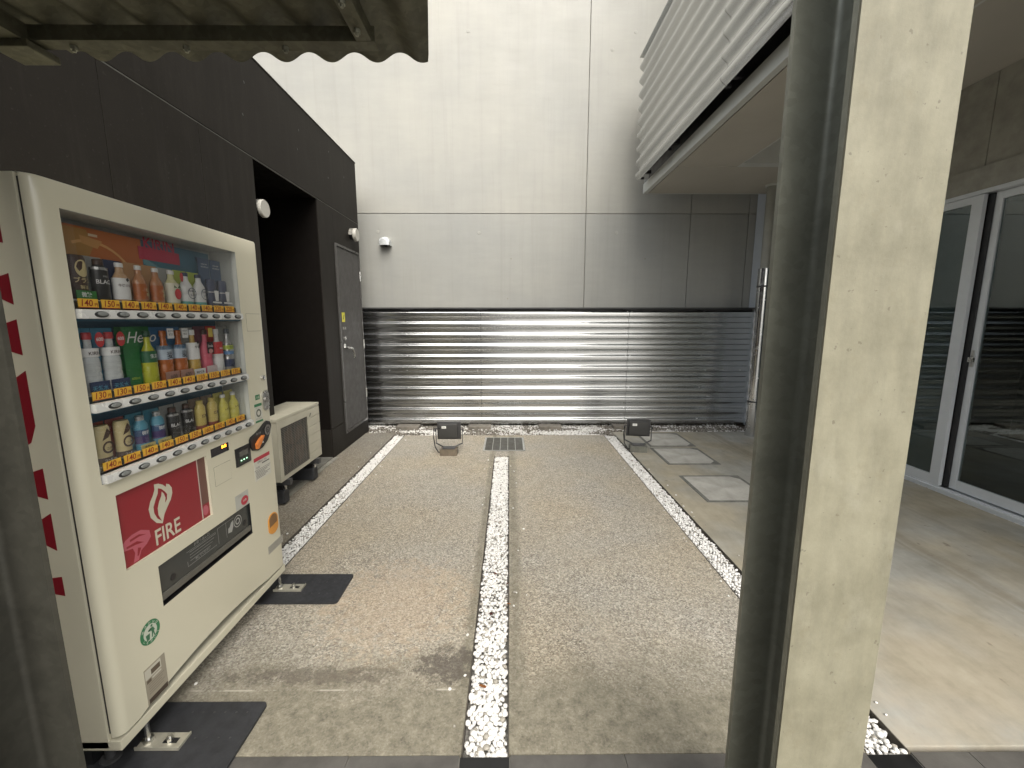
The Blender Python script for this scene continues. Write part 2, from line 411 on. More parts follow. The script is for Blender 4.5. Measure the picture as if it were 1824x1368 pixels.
m_recess_shade = M('recess shade', (.005, .0038, .003), .8, var=.1, spec=.1)  # shade of the recess put into a near-black colour
m_groove = M('joint filler', (.17, .17, .155), .7)
m_groove_w = M('wall joint sealant', (.22, .215, .18), .8)
m_soil = mat_concrete('dark soil', (.075, .06, .045), (.035, .028, .02), (.13, .11, .085), 16, rough=.95)
m_tile = mat_concrete('dark floor tile', (.085, .08, .072), (.065, .06, .055), (.105, .10, .09), 6, rough=.55)
m_black = M('black plastic', (.012, .012, .013), .4, bs=.1)
m_rubber = M('black rubber', (.022, .023, .026), .6, var=.3, vs_=18, bs=.3, bscale=150)
m_cream = M('cream enamel', (.58, .55, .425), .32, var=.012, vs_=2, rvar=.015, coat=.2)
m_creamd = M('cream enamel side', (.62, .585, .45), .34, var=.04, vs_=3, rvar=.05)
m_alu = M('anodised aluminium', (.55, .57, .58), .35, metal=.6, var=.04, rvar=.06)
m_soffit = M('soffit board', (.43, .405, .35), .8, var=.05, vs_=1.2, bs=.05)
m_fascia = M('fascia paint', (.52, .53, .50), .45, var=.05, vs_=2)
m_greywall = mat_concrete('right building concrete', (.36, .35, .30), (.34, .33, .28), (.38, .37, .325), 1.5, rough=.85)
m_frame = M('window frame grey aluminium', (.64, .67, .69), .4, metal=.2, var=.04)
m_glass = mat_glass('door glass', .10, (.80, .86, .86), .75)
m_vglass = mat_glass('vending window', .055, (.99, .99, .99), .99)
m_pebble = M('white pebble', (.72, .71, .68), .55, var=.1, vs_=25, bs=.1)
m_pebgrey = M('grey pebble', (.30, .28, .24), .6, var=.25, vs_=25, bs=.1)
m_darkmetal = M('charcoal painted metal', (.045, .045, .046), .45, var=.1)
m_steelbright = M('brushed stainless', (.62, .62, .60), .28, metal=1, var=.05)

# ------------------------------------------------------------------ ground
GZ = -.07
struct('ground', box(-60, 60, -60, 60, GZ - .3, GZ), mat_concrete('street ground', (.22, .21, .19), (.17, .16, .15), (.27, .26, .24), .6))
aggp = struct('aggregate_paving')
def slab(bm, mat, parent): return obj('slab', bm, mat, parent)
slab(box(-1.385, -.170, 1.245, 5.36, GZ, 0, .004), m_agg, aggp)
slab(boxes((-.0015, 1.254, 1.245, 4.68, GZ, 0), (.19, 1.254, 4.68, 5.36, GZ, 0)), m_agg, aggp)
slab(box(-.170, -.0025, 4.515, 4.68, GZ, -.002, .002), m_agg, aggp)
slab(boxes((-.315, .19, 5.245, 5.36, GZ, -.001)), m_agg, aggp).hide_render = False
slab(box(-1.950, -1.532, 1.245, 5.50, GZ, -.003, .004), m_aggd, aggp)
# cut the left slab around the drain: the drain frame sits proud of it by a few millimetres
conc = struct('concrete_paving')
slab(box(1.408, 3.80, 1.262, 5.52, GZ, 0, .004), m_yard, conc)

# square inspection covers cast into the yard concrete
m_cover = mat_concrete('cover concrete', (.38, .37, .33), (.34, .33, .29), (.44, .425, .385), 5)
m_coverline = mat_concrete('cover joint dirt', (.13, .13, .115), (.09, .09, .08), (.18, .175, .16), 20)
for i, (x0, x1, y0, y1, lab) in enumerate(((1.70, 2.26, 4.84, 5.44, 'square concrete cover behind the right floodlight, nearest the steel fence'),
                                           (1.68, 2.24, 4.20, 4.78, 'square concrete cover beside the right floodlight base, middle one of three'),
                                           (1.66, 2.24, 3.28, 3.88, 'square concrete cover nearest the green steel column, set apart from the other two'))):
    t = thing('inspection_cover', lab, 'cover', ((x0 + x1) / 2, (y0 + y1) / 2, 0), 'square covers in the yard concrete')
    obj('cover_frame', boxes((x0, x1, y0, y0 + .028, .0, .004), (x0, x1, y1 - .028, y1, .0, .004), (x0, x0 + .03, y0 + .028, y1 - .028, .0, .004), (x1 - .03, x1, y0 + .028, y1 - .028, .0, .004)), m_coverline, t)
    c = .07
    pts = [(x0 + .031, y0 + .029), (x1 - .031 - c, y0 + .029), (x1 - .031, y0 + .029 + c), (x1 - .031, y1 - .029 - c), (x1 - .031 - c, y1 - .029), (x0 + .031, y1 - .029)]
    obj('cover_plate', poly(pts, 'z', 0, .005), m_cover, t)
    for yy in (y0 + .029, y1 - .029 - c): obj('dirt_fill', box(x1 - .031 - c, x1 - .031, yy, yy + c, 0, .0025), m_coverline, t)

# tiled floor under the canopy
tf = struct('tiled_floor')
obj('grout_bed', box(-6, 8, -5, 1.240, GZ, -.006), M('grout', (.13, .125, .11), .9), tf)
xs = [-6.56 + .6 * i for i in range(11)] + [-.175]
cols = []
segs = [(-1.758, -1.161), (-1.158, -.561), (-.557, -.176), (.003, .400), (.403, 1.000), (1.003, 1.250), (1.413, 1.615), (1.618, 2.215), (2.218, 2.815), (2.818, 3.415), (3.418, 4.015), (-2.358, -1.761)]
for (a, b_) in segs:
    for k in range(5):
        y1 = 1.243 - k * .603
        obj('tile', box(a, b_, y1 - .6, y1, -.012, -.001 + random.uniform(-.0006, .0006), .0015), m_tile, tf)
for a, b_ in ((-.172, -.001), (1.254, 1.409)):
    obj('channel_cover', box(a, b_, 1.185, 1.238, -.02, -.004, .001), M('black channel plate', (.006, .006, .006), .5), tf)
    bmz = bmesh.new()
    for k in range(60):
        yy = 1.18 - k * .02
        t_ = bmesh.new(); bxx(t_, a, b_, yy - .008, yy, -.02, -.004)
        me = bpy.data.meshes.new('t'); t_.to_mesh(me); t_.free(); bmz.from_mesh(me); bpy.data.meshes.remove(me)
    obj('channel_grating', bmz, m_alu, tf)

# pebbles
def pebble_mesh(seed, sub):
    rnd = random.Random(seed); bm = bmesh.new()
    bmesh.ops.create_icosphere(bm, subdivisions=sub, radius=1)
    ax = Vector((rnd.uniform(.85, 1.25), rnd.uniform(.7, .95), rnd.uniform(.5, .72)))
    ds = [(Vector((rnd.uniform(-1, 1), rnd.uniform(-1, 1), rnd.uniform(-1, 1))).normalized(), rnd.uniform(.72, .92)) for _ in range(5)]
    for v in bm.verts:
        c = v.co.copy()
        for d, k in ds:
            q = c.dot(d)
            if q > k: c -= d * (q - k) * .75
        v.co = Vector((c.x * ax.x, c.y * ax.y, c.z * ax.z))
    return bm
pool_lo, pool_hi = [], []
for s in range(8):
    b1 = pebble_mesh(s, 1); pool_lo.append(([tuple(v.co) for v in b1.verts], [tuple(v.index for v in f.verts) for f in b1.faces])); b1.free()
for s in range(10):
    for mm in ((m_pebble,) if s < 8 else (m_pebgrey,)):
        b2 = pebble_mesh(s, 2); me = bpy.data.meshes.new('pebble')
        for f in b2.faces: f.smooth = True
        b2.to_mesh(me); b2.free(); me.materials.append(mm); pool_hi.append(me)
def scatter(x0, x1, y0, y1, size, zc, layers=2, rnd=random.Random(3), sparse=None):
    out = []
    for L in range(layers):
        sp = size * (.88 + .1 * L); ny = int((y1 - y0) / (sp * .87)); nx = max(1, int((x1 - x0) / sp))
        for j in range(ny):
            for i in range(nx + 1):
                x = x0 + size * .45 + (i + .5 * (j % 2)) * (x1 - x0 - size * .7) / max(nx, 1) * .97 + rnd.uniform(-.22, .22) * sp
                y = y0 + size * .4 + j * sp * .87 + rnd.uniform(-.22, .22) * sp
                if x > x1 - size * .33 or x < x0 + size * .33 or y > y1 - size * .3: continue
                if sparse and rnd.random() > sparse(x, y): continue
                r = size * .5 * rnd.uniform(.72, 1.22) * (1 if rnd.random() > .12 else .65)
                out.append((x, y, zc - L * size * .42 + rnd.uniform(-.22, .22) * size, r, rnd.uniform(0, 2 * PI), rnd.uniform(-.5, .5), rnd.uniform(-.5, .5), rnd.random() < .07 + .12 * L))
    return out
def pebble_stuff(lst, name, parent, grey_mat=m_pebgrey, white=m_pebble):
    vs_, fs, mi = [], [], []
    for k, (x, y, z, r, a, b_, c, g) in enumerate(lst):
        pv, pf = pool_lo[k % 8]; mt = Matrix.Translation((x, y, z)) @ Matrix.Rotation(a, 4, 'Z') @ Matrix.Rotation(b_, 4, 'X') @ Matrix.Rotation(c, 4, 'Y') @ Matrix.Scale(r, 4)
        o = len(vs_); vs_ += [tuple(mt @ Vector(p)) for p in pv]; fs += [tuple(i + o for i in f) for f in pf]; mi += [1 if g else 0] * len(pf)
    me = bpy.data.meshes.new(name); me.from_pydata(vs_, [], fs); me.materials.append(white); me.materials.append(grey_mat)
    me.polygons.foreach_set('material_index', mi); me.polygons.foreach_set('use_smooth', [True] * len(fs)); me.update()
    o = bpy.data.objects.new(name, me); COL.objects.link(o); o.parent = parent; o['kind'] = 'stuff'; return o
def channel(x0, x1, y0, y1, singles=0, seed=1):
    st = struct('pebble_channel')
    rr = random.Random(seed)
    obj('channel_bed', box(x0, x1, y0, y1, GZ, -.040), M('grey grit', (.22, .21, .19), .9, vs_=120, var=.5), st)
    # thin steel edging on both sides
    obj('edging', boxes((x0 - .0005, x0 + .003, y0, y1, -.05, .003), (x1 - .003, x1 + .0005, y0, y1, -.05, .003)), M('rusty edging', (.08, .07, .055), .8), st)
    near = scatter(x0 + .003, x1 - .003, y0, min(y1, 2.1), .0245, -.012, 2, rr)
    far = scatter(x0 + .003, x1 - .003, min(y1, 2.1), y1, .0225, -.012, 2, rr) if y1 > 2.1 else []
    top = sorted([p for p in near + far if p[2] > -.02], key=lambda p: p[1])[:singles]
    ts = set(id(p) for p in top)
    for k, (x, y, z, r, a, b_, c, g) in enumerate(top):
        o = bpy.data.objects.new('pebble', pool_hi[8 + k % 2] if g else pool_hi[k % 8]); COL.objects.link(o); o.parent = st
        o.location = (x, y, z); o.rotation_euler = (b_, c, a); o.scale = (r, r, r)
    spill = []
    for _ in range(26):
        sd_ = rr.choice((-1, 1)); d_ = abs(rr.gauss(0, .035)) + .014; r_ = rr.uniform(.004, .010)
        spill.append((x1 + d_ if sd_ > 0 else x0 - d_, rr.uniform(y0 + .1, y1 - .1), r_ * .55, r_, rr.uniform(0, 6), 0, 0, rr.random() < .4))
    pebble_stuff([p for p in near + far if id(p) not in ts] + spill, 'pebbles', st)
channel(-.169, -.0025, 1.245, 4.51, 290, 1)
channel(-1.531, -1.386, 1.245, 5.36, 0, 2)
channel(1.2545, 1.4075, 1.245, 5.36, 0, 3)
# strip of soil and scattered gravel at the foot of the fence
gb = struct('gravel_bed', box(-2.6, 3.78, 5.362, 6.04, GZ, -.022), m_soil)
rg = random.Random(11)
from mathutils import noise as mn
def spf(x, y):
    if x > 1.41 and y < 5.54: return 0
    v = mn.noise(Vector((x * 1.6, y * 5, 3))) + .5 * mn.noise(Vector((x * 6, y * 9, 1)))
    d = .40 + v * 1.5
    if y > 5.8: d *= .55
    if x > 2.3: d *= .45
    return max(.04, min(1, d))
pebble_stuff(scatter(-2.1, 3.5, 5.37, 5.98, .021, -.014, 1, rg, spf), 'gravel', gb)
pebble_stuff(scatter(-2.1, 3.5, 5.37, 5.98, .012, -.018, 1, rg, lambda x, y: 0 if (x > 1.41 and y < 5.53) else .35), 'fine_gravel', gb, m_soil, m_pebgrey)
pebble_stuff(scatter(3.803, 3.835, 1.3, 5.1, .014, -.006, 1, rg, lambda x, y: .5), 'sill_gravel', conc)

# dead leaves in the middle channel
m_leaf = [M('brown leaf', (.16, .06, .03), .7, var=.3, vs_=60), M('dark red leaf', (.10, .025, .02), .7, var=.3, vs_=60), M('orange leaf', (.32, .13, .04), .7, var=.3, vs_=60)]
def leaf(x, y, z, s, kind, lab, rz):
    bm = bmesh.new()
    if kind == 1:
        outl = []
        for i in range(10):
            a = PI / 2 + i * PI / 5; rr_ = s * (1 if i % 2 == 0 else .32); outl.append((rr_ * math.cos(a), rr_ * math.sin(a)))
    else: outl = [(s * .42 * math.sin(t) * (1 if t < PI else 1), s * math.cos(t)) for t in [2 * PI * i / 14 for i in range(14)]]
    c = bm.verts.new((0, 0, 0)); vv = [bm.verts.new((a, b_, .25 * s * (abs(a) / s) + random.uniform(0, .12) * s)) for a, b_ in outl]
    for i in range(len(vv)): bm.faces.new((c, vv[i], vv[(i + 1) % len(vv)]))
    bmesh.ops.solidify(bm, geom=bm.faces[:], thickness=.0006)
    bmesh.ops.rotate(bm, verts=bm.verts, cent=(0, 0, 0), matrix=Matrix.Rotation(rz, 3, 'Z'))
    bmesh.ops.translate(bm, verts=bm.verts, vec=(x, y, z))
    o = obj('dead_leaf', bm, m_leaf[kind], loc=(x, y, z)); tag(o, lab, 'leaf', 'dead leaves on the white pebbles')
leaf(-.085, 2.29, .006, .014, 0, 'small brown dead leaf on the pebbles, farthest up the middle channel', .8)
leaf(-.012, 2.19, .008, .011, 0, 'tiny brown leaf at the right edge of the middle channel, beyond the star-shaped leaf', -.5)
leaf(-.095, 1.94, .006, .020, 1, 'dark red star-shaped leaf lying in the middle pebble channel', .3)
leaf(-.004, 2.02, .006, .012, 2, 'small rusty leaf on the kerb at the right of the middle channel', 1.3)
leaf(-.112, 1.515, .004, .017, 2, 'orange curled leaf nearest the camera in the middle pebble channel', 1.2)

# drain grating
dg_ = thing('drain_grating', 'dark rectangular drain grating at the far end of the middle pebble channel', 'drain', (-.062, 4.96, 0))
gx0, gx1, gy0, gy1 = -.312, .186, 4.69, 5.24
m_gr = M('drain grating bronze', (.05, .047, .036), .5, metal=.4)
obj('drain_frame', boxes((gx0, gx0 + .022, gy0, gy1, -.03, .006), (gx1 - .022, gx1, gy0, gy1, -.03, .006), (gx0 + .022, gx1 - .022, gy0, gy0 + .012, -.03, .006), (gx0 + .022, gx1 - .022, gy1 - .012, gy1, -.03, .006), bev=.001), M('galvanised frame', (.30, .30, .28), .5, metal=.5), dg_)
obj('sump', box(gx0 + .022, gx1 - .022, gy0 + .012, gy1 - .012, -.065, -.02), m_black, dg_)
pw = (gx1 - gx0 - .044) / 5
for i in range(5):
    a = gx0 + .022 + i * pw
    bl = [(a + .004, a + pw - .004, gy0 + .014 + k * .0176, gy0 + .014 + k * .0176 + .012, -.018, .004) for k in range(30)]
    bl += [(a, a + .0035, gy0 + .012, gy1 - .012, -.018, .0045)]
    obj('grate_panel', boxes(*bl), m_gr, dg_)
    obj('divider', box(a + pw - .003, a + pw + .0005, gy0 + .0125, gy1 - .0125, -.018, .0065), M('divider steel', (.42, .42, .38), .4, metal=.5), dg_) if i < 4 else None

# ------------------------------------------------------------------ back wall
bw = struct('back_wall')
obj('wall_core', box(-7, 8, 6.075, 6.5, GZ, 11), m_groove_w, bw)
vx = [-7, 1.068, 2.53, 3.34, 5.2, 8]
rows = [(0, 2.970), (2.978, 11)]
vx_lo = [-7, 1.068, 2.53, 3.34, 5.2, 8]
g = .004
for z0, z1 in rows:
    for i in range(len(vx) - 1):
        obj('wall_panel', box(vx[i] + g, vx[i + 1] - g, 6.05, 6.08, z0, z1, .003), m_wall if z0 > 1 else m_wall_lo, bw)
# plugged tie holes and blemishes
for x, z in ((-.53, 5.24), (2.0, 5.26) , (1.36, 5.03), (-.42, 2.72), (1.5, 2.72), (-1.83, 2.73), (1.66, 5.24), (3.0, 4.2)):
    obj('tie_plug', join(tube([(x, 6.052, z), (x, 6.047, z)], [.024, .020], 14)), m_wall, bw, smooth='auto')
for x, z in ((.83, 5.7), (-.02, 1.82), (.03, 2.37), (1.92, 2.37)):
    obj('wall_chip', tube([(x, 6.051, z), (x, 6.0485, z)], [.012, .008], 8), M('chip', (.25, .24, .2), .8), bw)
# pipe hood
h = thing('pipe_hood', 'small grey metal vent hood sticking out of the pale wall above the fence', 'vent', (-1.718, 6.05, 2.55))
hp = []
bm = bmesh.new(); sgm = 14; rad = .072; rr_ = []
for i in range(9):      # quarter-dome cowl open at the bottom
    a = i / 8 * PI / 2
    y = 6.05 - .12 * math.sin(a) ; k = math.cos(a) if i > 4 else 1
    ring_ = []
    for j in range(sgm + 1):
        t = PI * j / sgm
        rz_ = rad * (math.cos(a * .92) ** .5)
        ring_.append(bm.verts.new((-1.718 + rad * math.cos(t) * (1 if i < 6 else math.cos((i - 5) / 3 * 1.1)), y, 2.585 + rz_ * math.sin(t))))
    rr_.append(ring_)
for i in range(8):
    for j in range(sgm): bm.faces.new((rr_[i][j], rr_[i][j + 1], rr_[i + 1][j + 1], rr_[i + 1][j]))
for i in range(8):   # straight skirt sides
    for j, sgn in ((0, 1), (sgm, -1)):
        a0, a1 = rr_[i][j], rr_[i + 1][j]
        b0 = bm.verts.new((a0.co.x, a0.co.y, 2.535)); b1 = bm.verts.new((a1.co.x, a1.co.y, 2.535)); bm.faces.new((a0, a1, b1, b0))
fr = rr_[8]; bl = [bm.verts.new((v.co.x, v.co.y, 2.535)) for v in (fr[0], fr[sgm])]
bm.faces.new([*fr, bl[1], bl[0]])
bmesh.ops.remove_doubles(bm, verts=bm.verts, dist=.0005); bmesh.ops.recalc_face_normals(bm, faces=bm.faces[:])
bmesh.ops.solidify(bm, geom=bm.faces[:], thickness=.002)
obj('cowl', bm, M('light grey hood metal', (.52, .54, .54), .35, metal=.3), h, smooth='auto')
obj('pipe', tube([(-1.718, 6.05, 2.575), (-1.718, 6.0, 2.575)], .05, 16), m_black, h)
obj('screw', tube([(-1.79, 6.05, 2.53), (-1.79, 6.03, 2.53)], .006, 6), m_darkmetal, h)
obj('screw', tube([(-1.646, 6.05, 2.53), (-1.646, 6.03, 2.53)], .006, 6), m_darkmetal, h)

# unseen wall added behind the camera to block light, and the house across the street
tag(obj('light_block_wall', boxes((-6, -.35, -2.2, -1.9, GZ, 3.6), bev=.01), m_darkwall, loc=(-3, -2, 0)), 'unseen dark brown wall added behind the viewpoint on the left to block light', 'wall')
ob = thing('street_building', 'pale building across the street behind the viewpoint', 'building', (0, -11, 0))
obj('facade', boxes((-12, -1.5, -15, -11, GZ, 8.5)), mat_concrete('street facade', (.42, .40, .35), (.38, .36, .31), (.46, .44, .39), 1), ob)  # unseen house, cut short on the right to let sky light in
for i in range(2):
    for j in range(2): obj('window', boxes((-10 + i * 3.6, -8.2 + i * 3.6, -11, -10.97, 1.2 + j * 3.6, 2.9 + j * 3.6)), M('street window', (.04, .05, .06), .1), ob)
struct('street', box(-30, 30, -10.9, -5.05, GZ, -.02), mat_concrete('street asphalt', (.16, .155, .145), (.13, .125, .12), (.2, .195, .18), 1))

# ------------------------------------------------------------------ corrugated steel fence
fe = thing('corrugated_fence', 'shiny silver corrugated steel fence with horizontal ridges in front of the pale wall', 'fence', (.65, 5.9, 0))
PCH = .1535; AMP = .0145
fx = [-2.485, -.400, 1.685, 3.77]
for r_, (z0, z1, yy) in enumerate(((.012, .800, 5.905), (.775, 1.640, 5.9))):
    for i in range(3):
        obj('corrugated_panel', corr(fx[i] + .002 - (.0), fx[i + 1] - .002, yy + .0015 * (i % 2), AMP, PCH, z0, z1, 'x', 40, 3.0, .001, .02), m_steel, fe, smooth='auto')
for x in fx[1:3]: obj('seam', box(x - .0015, x + .0015, 5.925, 5.935, .012, 1.64), m_black, fe)
obj('top_rail', boxes((-2.485, 3.77, 5.872, 5.965, 1.668, 1.688), (-2.485, 3.77, 5.945, 5.965, 1.61, 1.668), bev=.002), m_darkmetal, fe)
for x in (-1.44, -.4, .643, 1.685, 2.73):
    obj('rail_bracket', boxes((x - .05, x + .05, 5.878, 5.94, 1.648, 1.667), (x - .085, x + .085, 5.88, 5.905, 1.656, 1.667), bev=.002), m_black, fe)
    obj('fence_post', box(x - .03, x + .03, 5.945, 6.03, -.05, 1.668, .003), m_darkmetal, fe)
sb = []
for i in range(23): sb.append((-2.2 + i * .25, 5.872, .787 + .02))
for x in (-1.44, -.43, -.37, .643, 1.655, 1.715, 2.73):
    for z in (.10, .26, .56, 1.02, 1.32, 1.63): sb.append((x, 5.878, z))
obj('screws', join(*[tube([(x, y + .012, z), (x, y - .004, z)], .006, 6) for x, y, z in sb]), m_steelbright, fe)['kind'] = 'stuff'
for x, lab in ((-1.44, 'flat concrete block under the fence near the dark building'), (-.42, 'flat concrete block under the fence right of the left floodlight'), (.58, 'flat concrete block under the fence right of the drain grating'), (1.64, 'flat concrete block under the fence behind the right floodlight')):
    o = obj('concrete_block', box(x - .16, x + .16, 5.70, 5.86, -.025, .03, .006), mat_concrete('block concrete' , (.16, .145, .12), (.11, .10, .08), (.21, .19, .16), 12) if 'blk' not in _mc else _mc['blk'], loc=(x, 5.78, -.025))
    _mc['blk'] = o.data.materials[0]
    tag(o, lab, 'concrete block', 'blocks under the fence')

# ------------------------------------------------------------------ dark building on the left
db = thing('dark_building', 'low dark brown building with a deep doorway recess on the left side of the yard', 'building', (-3, 2, 0))
BX = -1.946; Y0, Y1 = -3.2, 5.60; RY0, RY1, RZ = 3.385, 4.445, 2.730
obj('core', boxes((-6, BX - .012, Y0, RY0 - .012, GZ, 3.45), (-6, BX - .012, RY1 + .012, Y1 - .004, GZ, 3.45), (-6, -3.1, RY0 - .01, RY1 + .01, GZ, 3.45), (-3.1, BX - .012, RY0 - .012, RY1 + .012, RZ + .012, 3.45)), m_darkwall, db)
def wp(y0, y1, z0, z1, x=BX): obj('wall_panel', box(x - .010, x, y0, y1, z0, z1, .002), m_darkwall, db)
wp(-3.2, -.2, .0, RZ - .004); wp(-.195, 1.0, 0, RZ - .004); wp(1.005, 2.172, 0, RZ - .004); wp(2.176, 2.823, 0, RZ - .004); wp(2.827, RY0, 0, RZ - .004)
wp(RY1, 4.812, .324, RZ - .004); wp(4.812, Y1, 2.368, RZ - .004); wp(5.568, Y1, .324, 2.368)
wp(-3.2, Y1, RZ + .004, 3.462, BX + .004)
obj('joint_line', boxes((BX - .011, BX - .001, -3.2, Y1, RZ - .004, RZ + .004)), m_groove, db)
obj('plinth', boxes((BX - .011, BX + .004, RY1 - .0, 4.812, 0, .320), (BX - .011, BX + .004, 4.812, 5.568, 0, .172), (BX - .011, BX + .004, 5.568, Y1, 0, .32), (-3.1, BX - .012, RY1 - .004, RY1 + .011, 0, .32)), m_darkwall, db)
obj('recess_lining', boxes((-3.1, BX - .002, RY0 - .011, RY0 - .001, 0, RZ), (-3.1, BX - .013, RY1 + .001, RY1 + .0115, .32, RZ), (-3.099, -3.09, RY0, RY1, 0, RZ), (-3.09, BX - .002, RY0, RY1, RZ + .001, RZ + .011)), m_recess_shade, db)
obj('end_wall', box(-6, BX - .0, Y1 - .003, Y1 + .006, 0, 3.455), m_darkwall, db)
obj('parapet_cap', box(-6, BX + .008, -3.2, Y1 + .01, 3.4625, 3.475, .002), m_darkwall, db)
for y, z in ((3.3, 2.99), (3.35, 3.23), (4.1, 3.06), (4.15, 3.24), (4.75, 3.02), (5.2, 3.17), (4.8, 3.3)):
    obj('tie_hole', tube([(BX + .0025, y, z), (BX + .0062, y, z)], .010, 8), m_black, db)
dr = obj('door', box(BX - .006, BX + .004, 4.850, 5.535, .205, 2.335, .001), M('charcoal steel door', (.075, .072, .07), .6, var=.05, spec=.25), db)
obj('door_frame', boxes((BX - .008, BX + .014, 4.815, 4.846, .175, 2.366), (BX - .008, BX + .014, 5.539, 5.566, .175, 2.366), (BX - .008, BX + .014, 4.846, 5.539, 2.339, 2.366), (BX - .008, BX + .014, 4.846, 5.539, .175, .201), bev=.002), M('door frame paint', (.055, .053, .05), .35), db)
obj('handle', join(tube([(BX + .003, 4.93, 1.19), (BX + .05, 4.93, 1.19), (BX + .052, 4.945, 1.19)], .013, 10), tube([(BX + .052, 4.935, 1.192), (BX + .056, 5.03, 1.178), (BX + .056, 5.075, 1.13), (BX + .056, 5.10, 1.06)], .011, 10), tube([(BX + .003, 4.93, 1.21), (BX + .010, 4.93, 1.21)], .028, 16)), m_steelbright, dr, smooth='auto')
obj('lock', tube([(BX + .003, 4.935, 1.30), (BX + .018, 4.935, 1.30)], .022, 16), m_steelbright, dr, smooth='auto')
for z in (.55, 1.2, 2.07): obj('hinge', tube([(BX + .012, 5.552, z - .06), (BX + .012, 5.552, z + .06)], .013, 10), m_steelbright, dr, smooth='auto')
obj('yellow_sticker', box(BX + .004, BX + .0055, 4.90, 4.985, 1.49, 1.60), P('yellow sticker', (.62, .58, .05)), dr)
obj('sticker_mark', join(*[poly([(4.92 + a, 1.52 + b_), (4.945 + a, 1.52 + b_), (4.965 + a, 1.57 + b_), (4.955 + a, 1.575 + b_)], 'x', BX + .0058) for a, b_ in ((0, 0),)]), P('sticker dark', (.10, .12, .03)), dr)
obj('sign_text', txt_front('関係者', .035, BX + .0046, 4.955, 1.405, .01), P('door text', (.45, .45, .42)), dr)
# round vent caps
def vent(y, z, lab, x=BX, r=.075, dep=.085):
    v = thing('round_vent', lab, 'vent', (x, y, z), 'round vent caps on the dark building')
    m_v = M('vent enamel', (.40, .39, .35), .35, var=.04)
    obj('cap', tube([(x + dep * .55, y, z), (x + dep * .9, y, z), (x + dep, y, z)], [r, r, r * .93], 28), m_v, v, smooth='auto')
    obj('collar', tube([(x + .003, y, z), (x + dep * .55, y, z)], r * .8, 24), m_black, v, smooth='auto')
    # upper half shroud closing the collar to the wall
    bm = bmesh.new(); n_ = 16; a = []
    for i in range(n_ + 1):
        t = PI * i / n_ * 1.1 - .05 * PI
        a.append((bm.verts.new((x + .003, y + r * math.cos(t), z + r * math.sin(t))), bm.verts.new((x + dep * .6, y + r * math.cos(t), z + r * math.sin(t)))))
    for i in range(n_): bm.faces.new((a[i][0], a[i][1], a[i + 1][1], a[i + 1][0]))
    bmesh.ops.solidify(bm, geom=bm.faces[:], thickness=.002)
    obj('shroud', bm, m_v, v, smooth=True)
vent(3.478, 2.382, 'round white vent cap at the near edge of the dark recess above the air conditioner', BX - .045, .068, .06)
vent(5.33, 2.548, 'round white vent cap above the charcoal steel door')
# grey slab in the recess
struct('recess_floor', box(-3.085, -1.953, RY0 + .003, RY1 - .007, GZ, .012), mat_concrete('recess slab', (.17, .165, .14), (.12, .115, .10), (.22, .215, .19), 8))
struct('kerb', boxes((-1.951, -1.90, 1.3, RY1 + .03, -.01, .0025), bev=.002), mat_concrete('kerb concrete', (.24, .23, .19), (.17, .16, .13), (.3, .29, .25), 9))

# air conditioner
ac = thing('air_conditioner', 'beige outdoor air conditioner unit standing in the dark recess behind the vending machine', 'air conditioner', (-1.98, 3.56, .0))
m_ac = M('air conditioner beige', (.40, .38, .30), .42, var=.04)
AX = -1.83; A0, A1, AZ0, AZ1 = 3.195, 3.925, .215, .735
obj('casing', boxes((-2.13, AX - .012, A0, A1, AZ0, AZ1 - .02), bev=.008), m_ac, ac, smooth='auto')
obj('lid', boxes((-2.14, AX, A0 - .006, A1 + .006, AZ1 - .028, AZ1), bev=.008), m_ac, ac, smooth='auto')
GY0, GY1 = 3.245, 3.685
obj('front_frame', boxes((AX - .012, AX, A0, GY0, AZ0, AZ1 - .028), (AX - .012, AX, GY0, GY1, AZ1 - .085, AZ1 - .028), (AX - .012, AX, GY0, GY1, AZ0, AZ0 + .035)), m_ac, ac)
for k in range(6):
    z0 = AZ0 + k * .0815
    obj('side_panel', box(AX - .012, AX, GY1, A1, z0 + .0015, min(z0 + .080, AZ1 - .030), .0015), m_ac, ac)
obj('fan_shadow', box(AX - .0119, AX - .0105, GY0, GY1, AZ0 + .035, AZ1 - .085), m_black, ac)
fan = []
for k in range(4):
    a = k * PI / 2 + .3; cy, cz = 3.46, .455
    fan.append(poly([(cy, cz), (cy + .19 * math.cos(a), cz + .19 * math.sin(a)), (cy + .20 * math.cos(a + .5), cz + .20 * math.sin(a + .5)), (cy + .15 * math.cos(a + .95), cz + .15 * math.sin(a + .95))], 'x', AX - .0100, .0005))
obj('fan', join(*fan), M('fan brown', (.07, .045, .035), .5), ac)
gw = []
nw = 30
for k in range(nw):
    z = AZ0 + .037 + (AZ1 - .085 - AZ0 - .04) * k / (nw - 1); gw.append((AX - .003, AX + .001, GY0, GY1, z - .0009, z + .0009))
for k in range(9):
    y = GY0 + (GY1 - GY0) * k / 8; gw.append((AX - .0065, AX - .003, y - .0009, y + .0009, AZ0 + .035, AZ1 - .085))
obj('grille', boxes(*gw), M('grille wire', (.17, .155, .13), .5), ac)
obj('maker_mark', poly([(3.735, .63), (3.765, .665), (3.745, .665), (3.725, .64)], 'x', AX + .0012), P('maker ink', (.06, .06, .05)), ac)
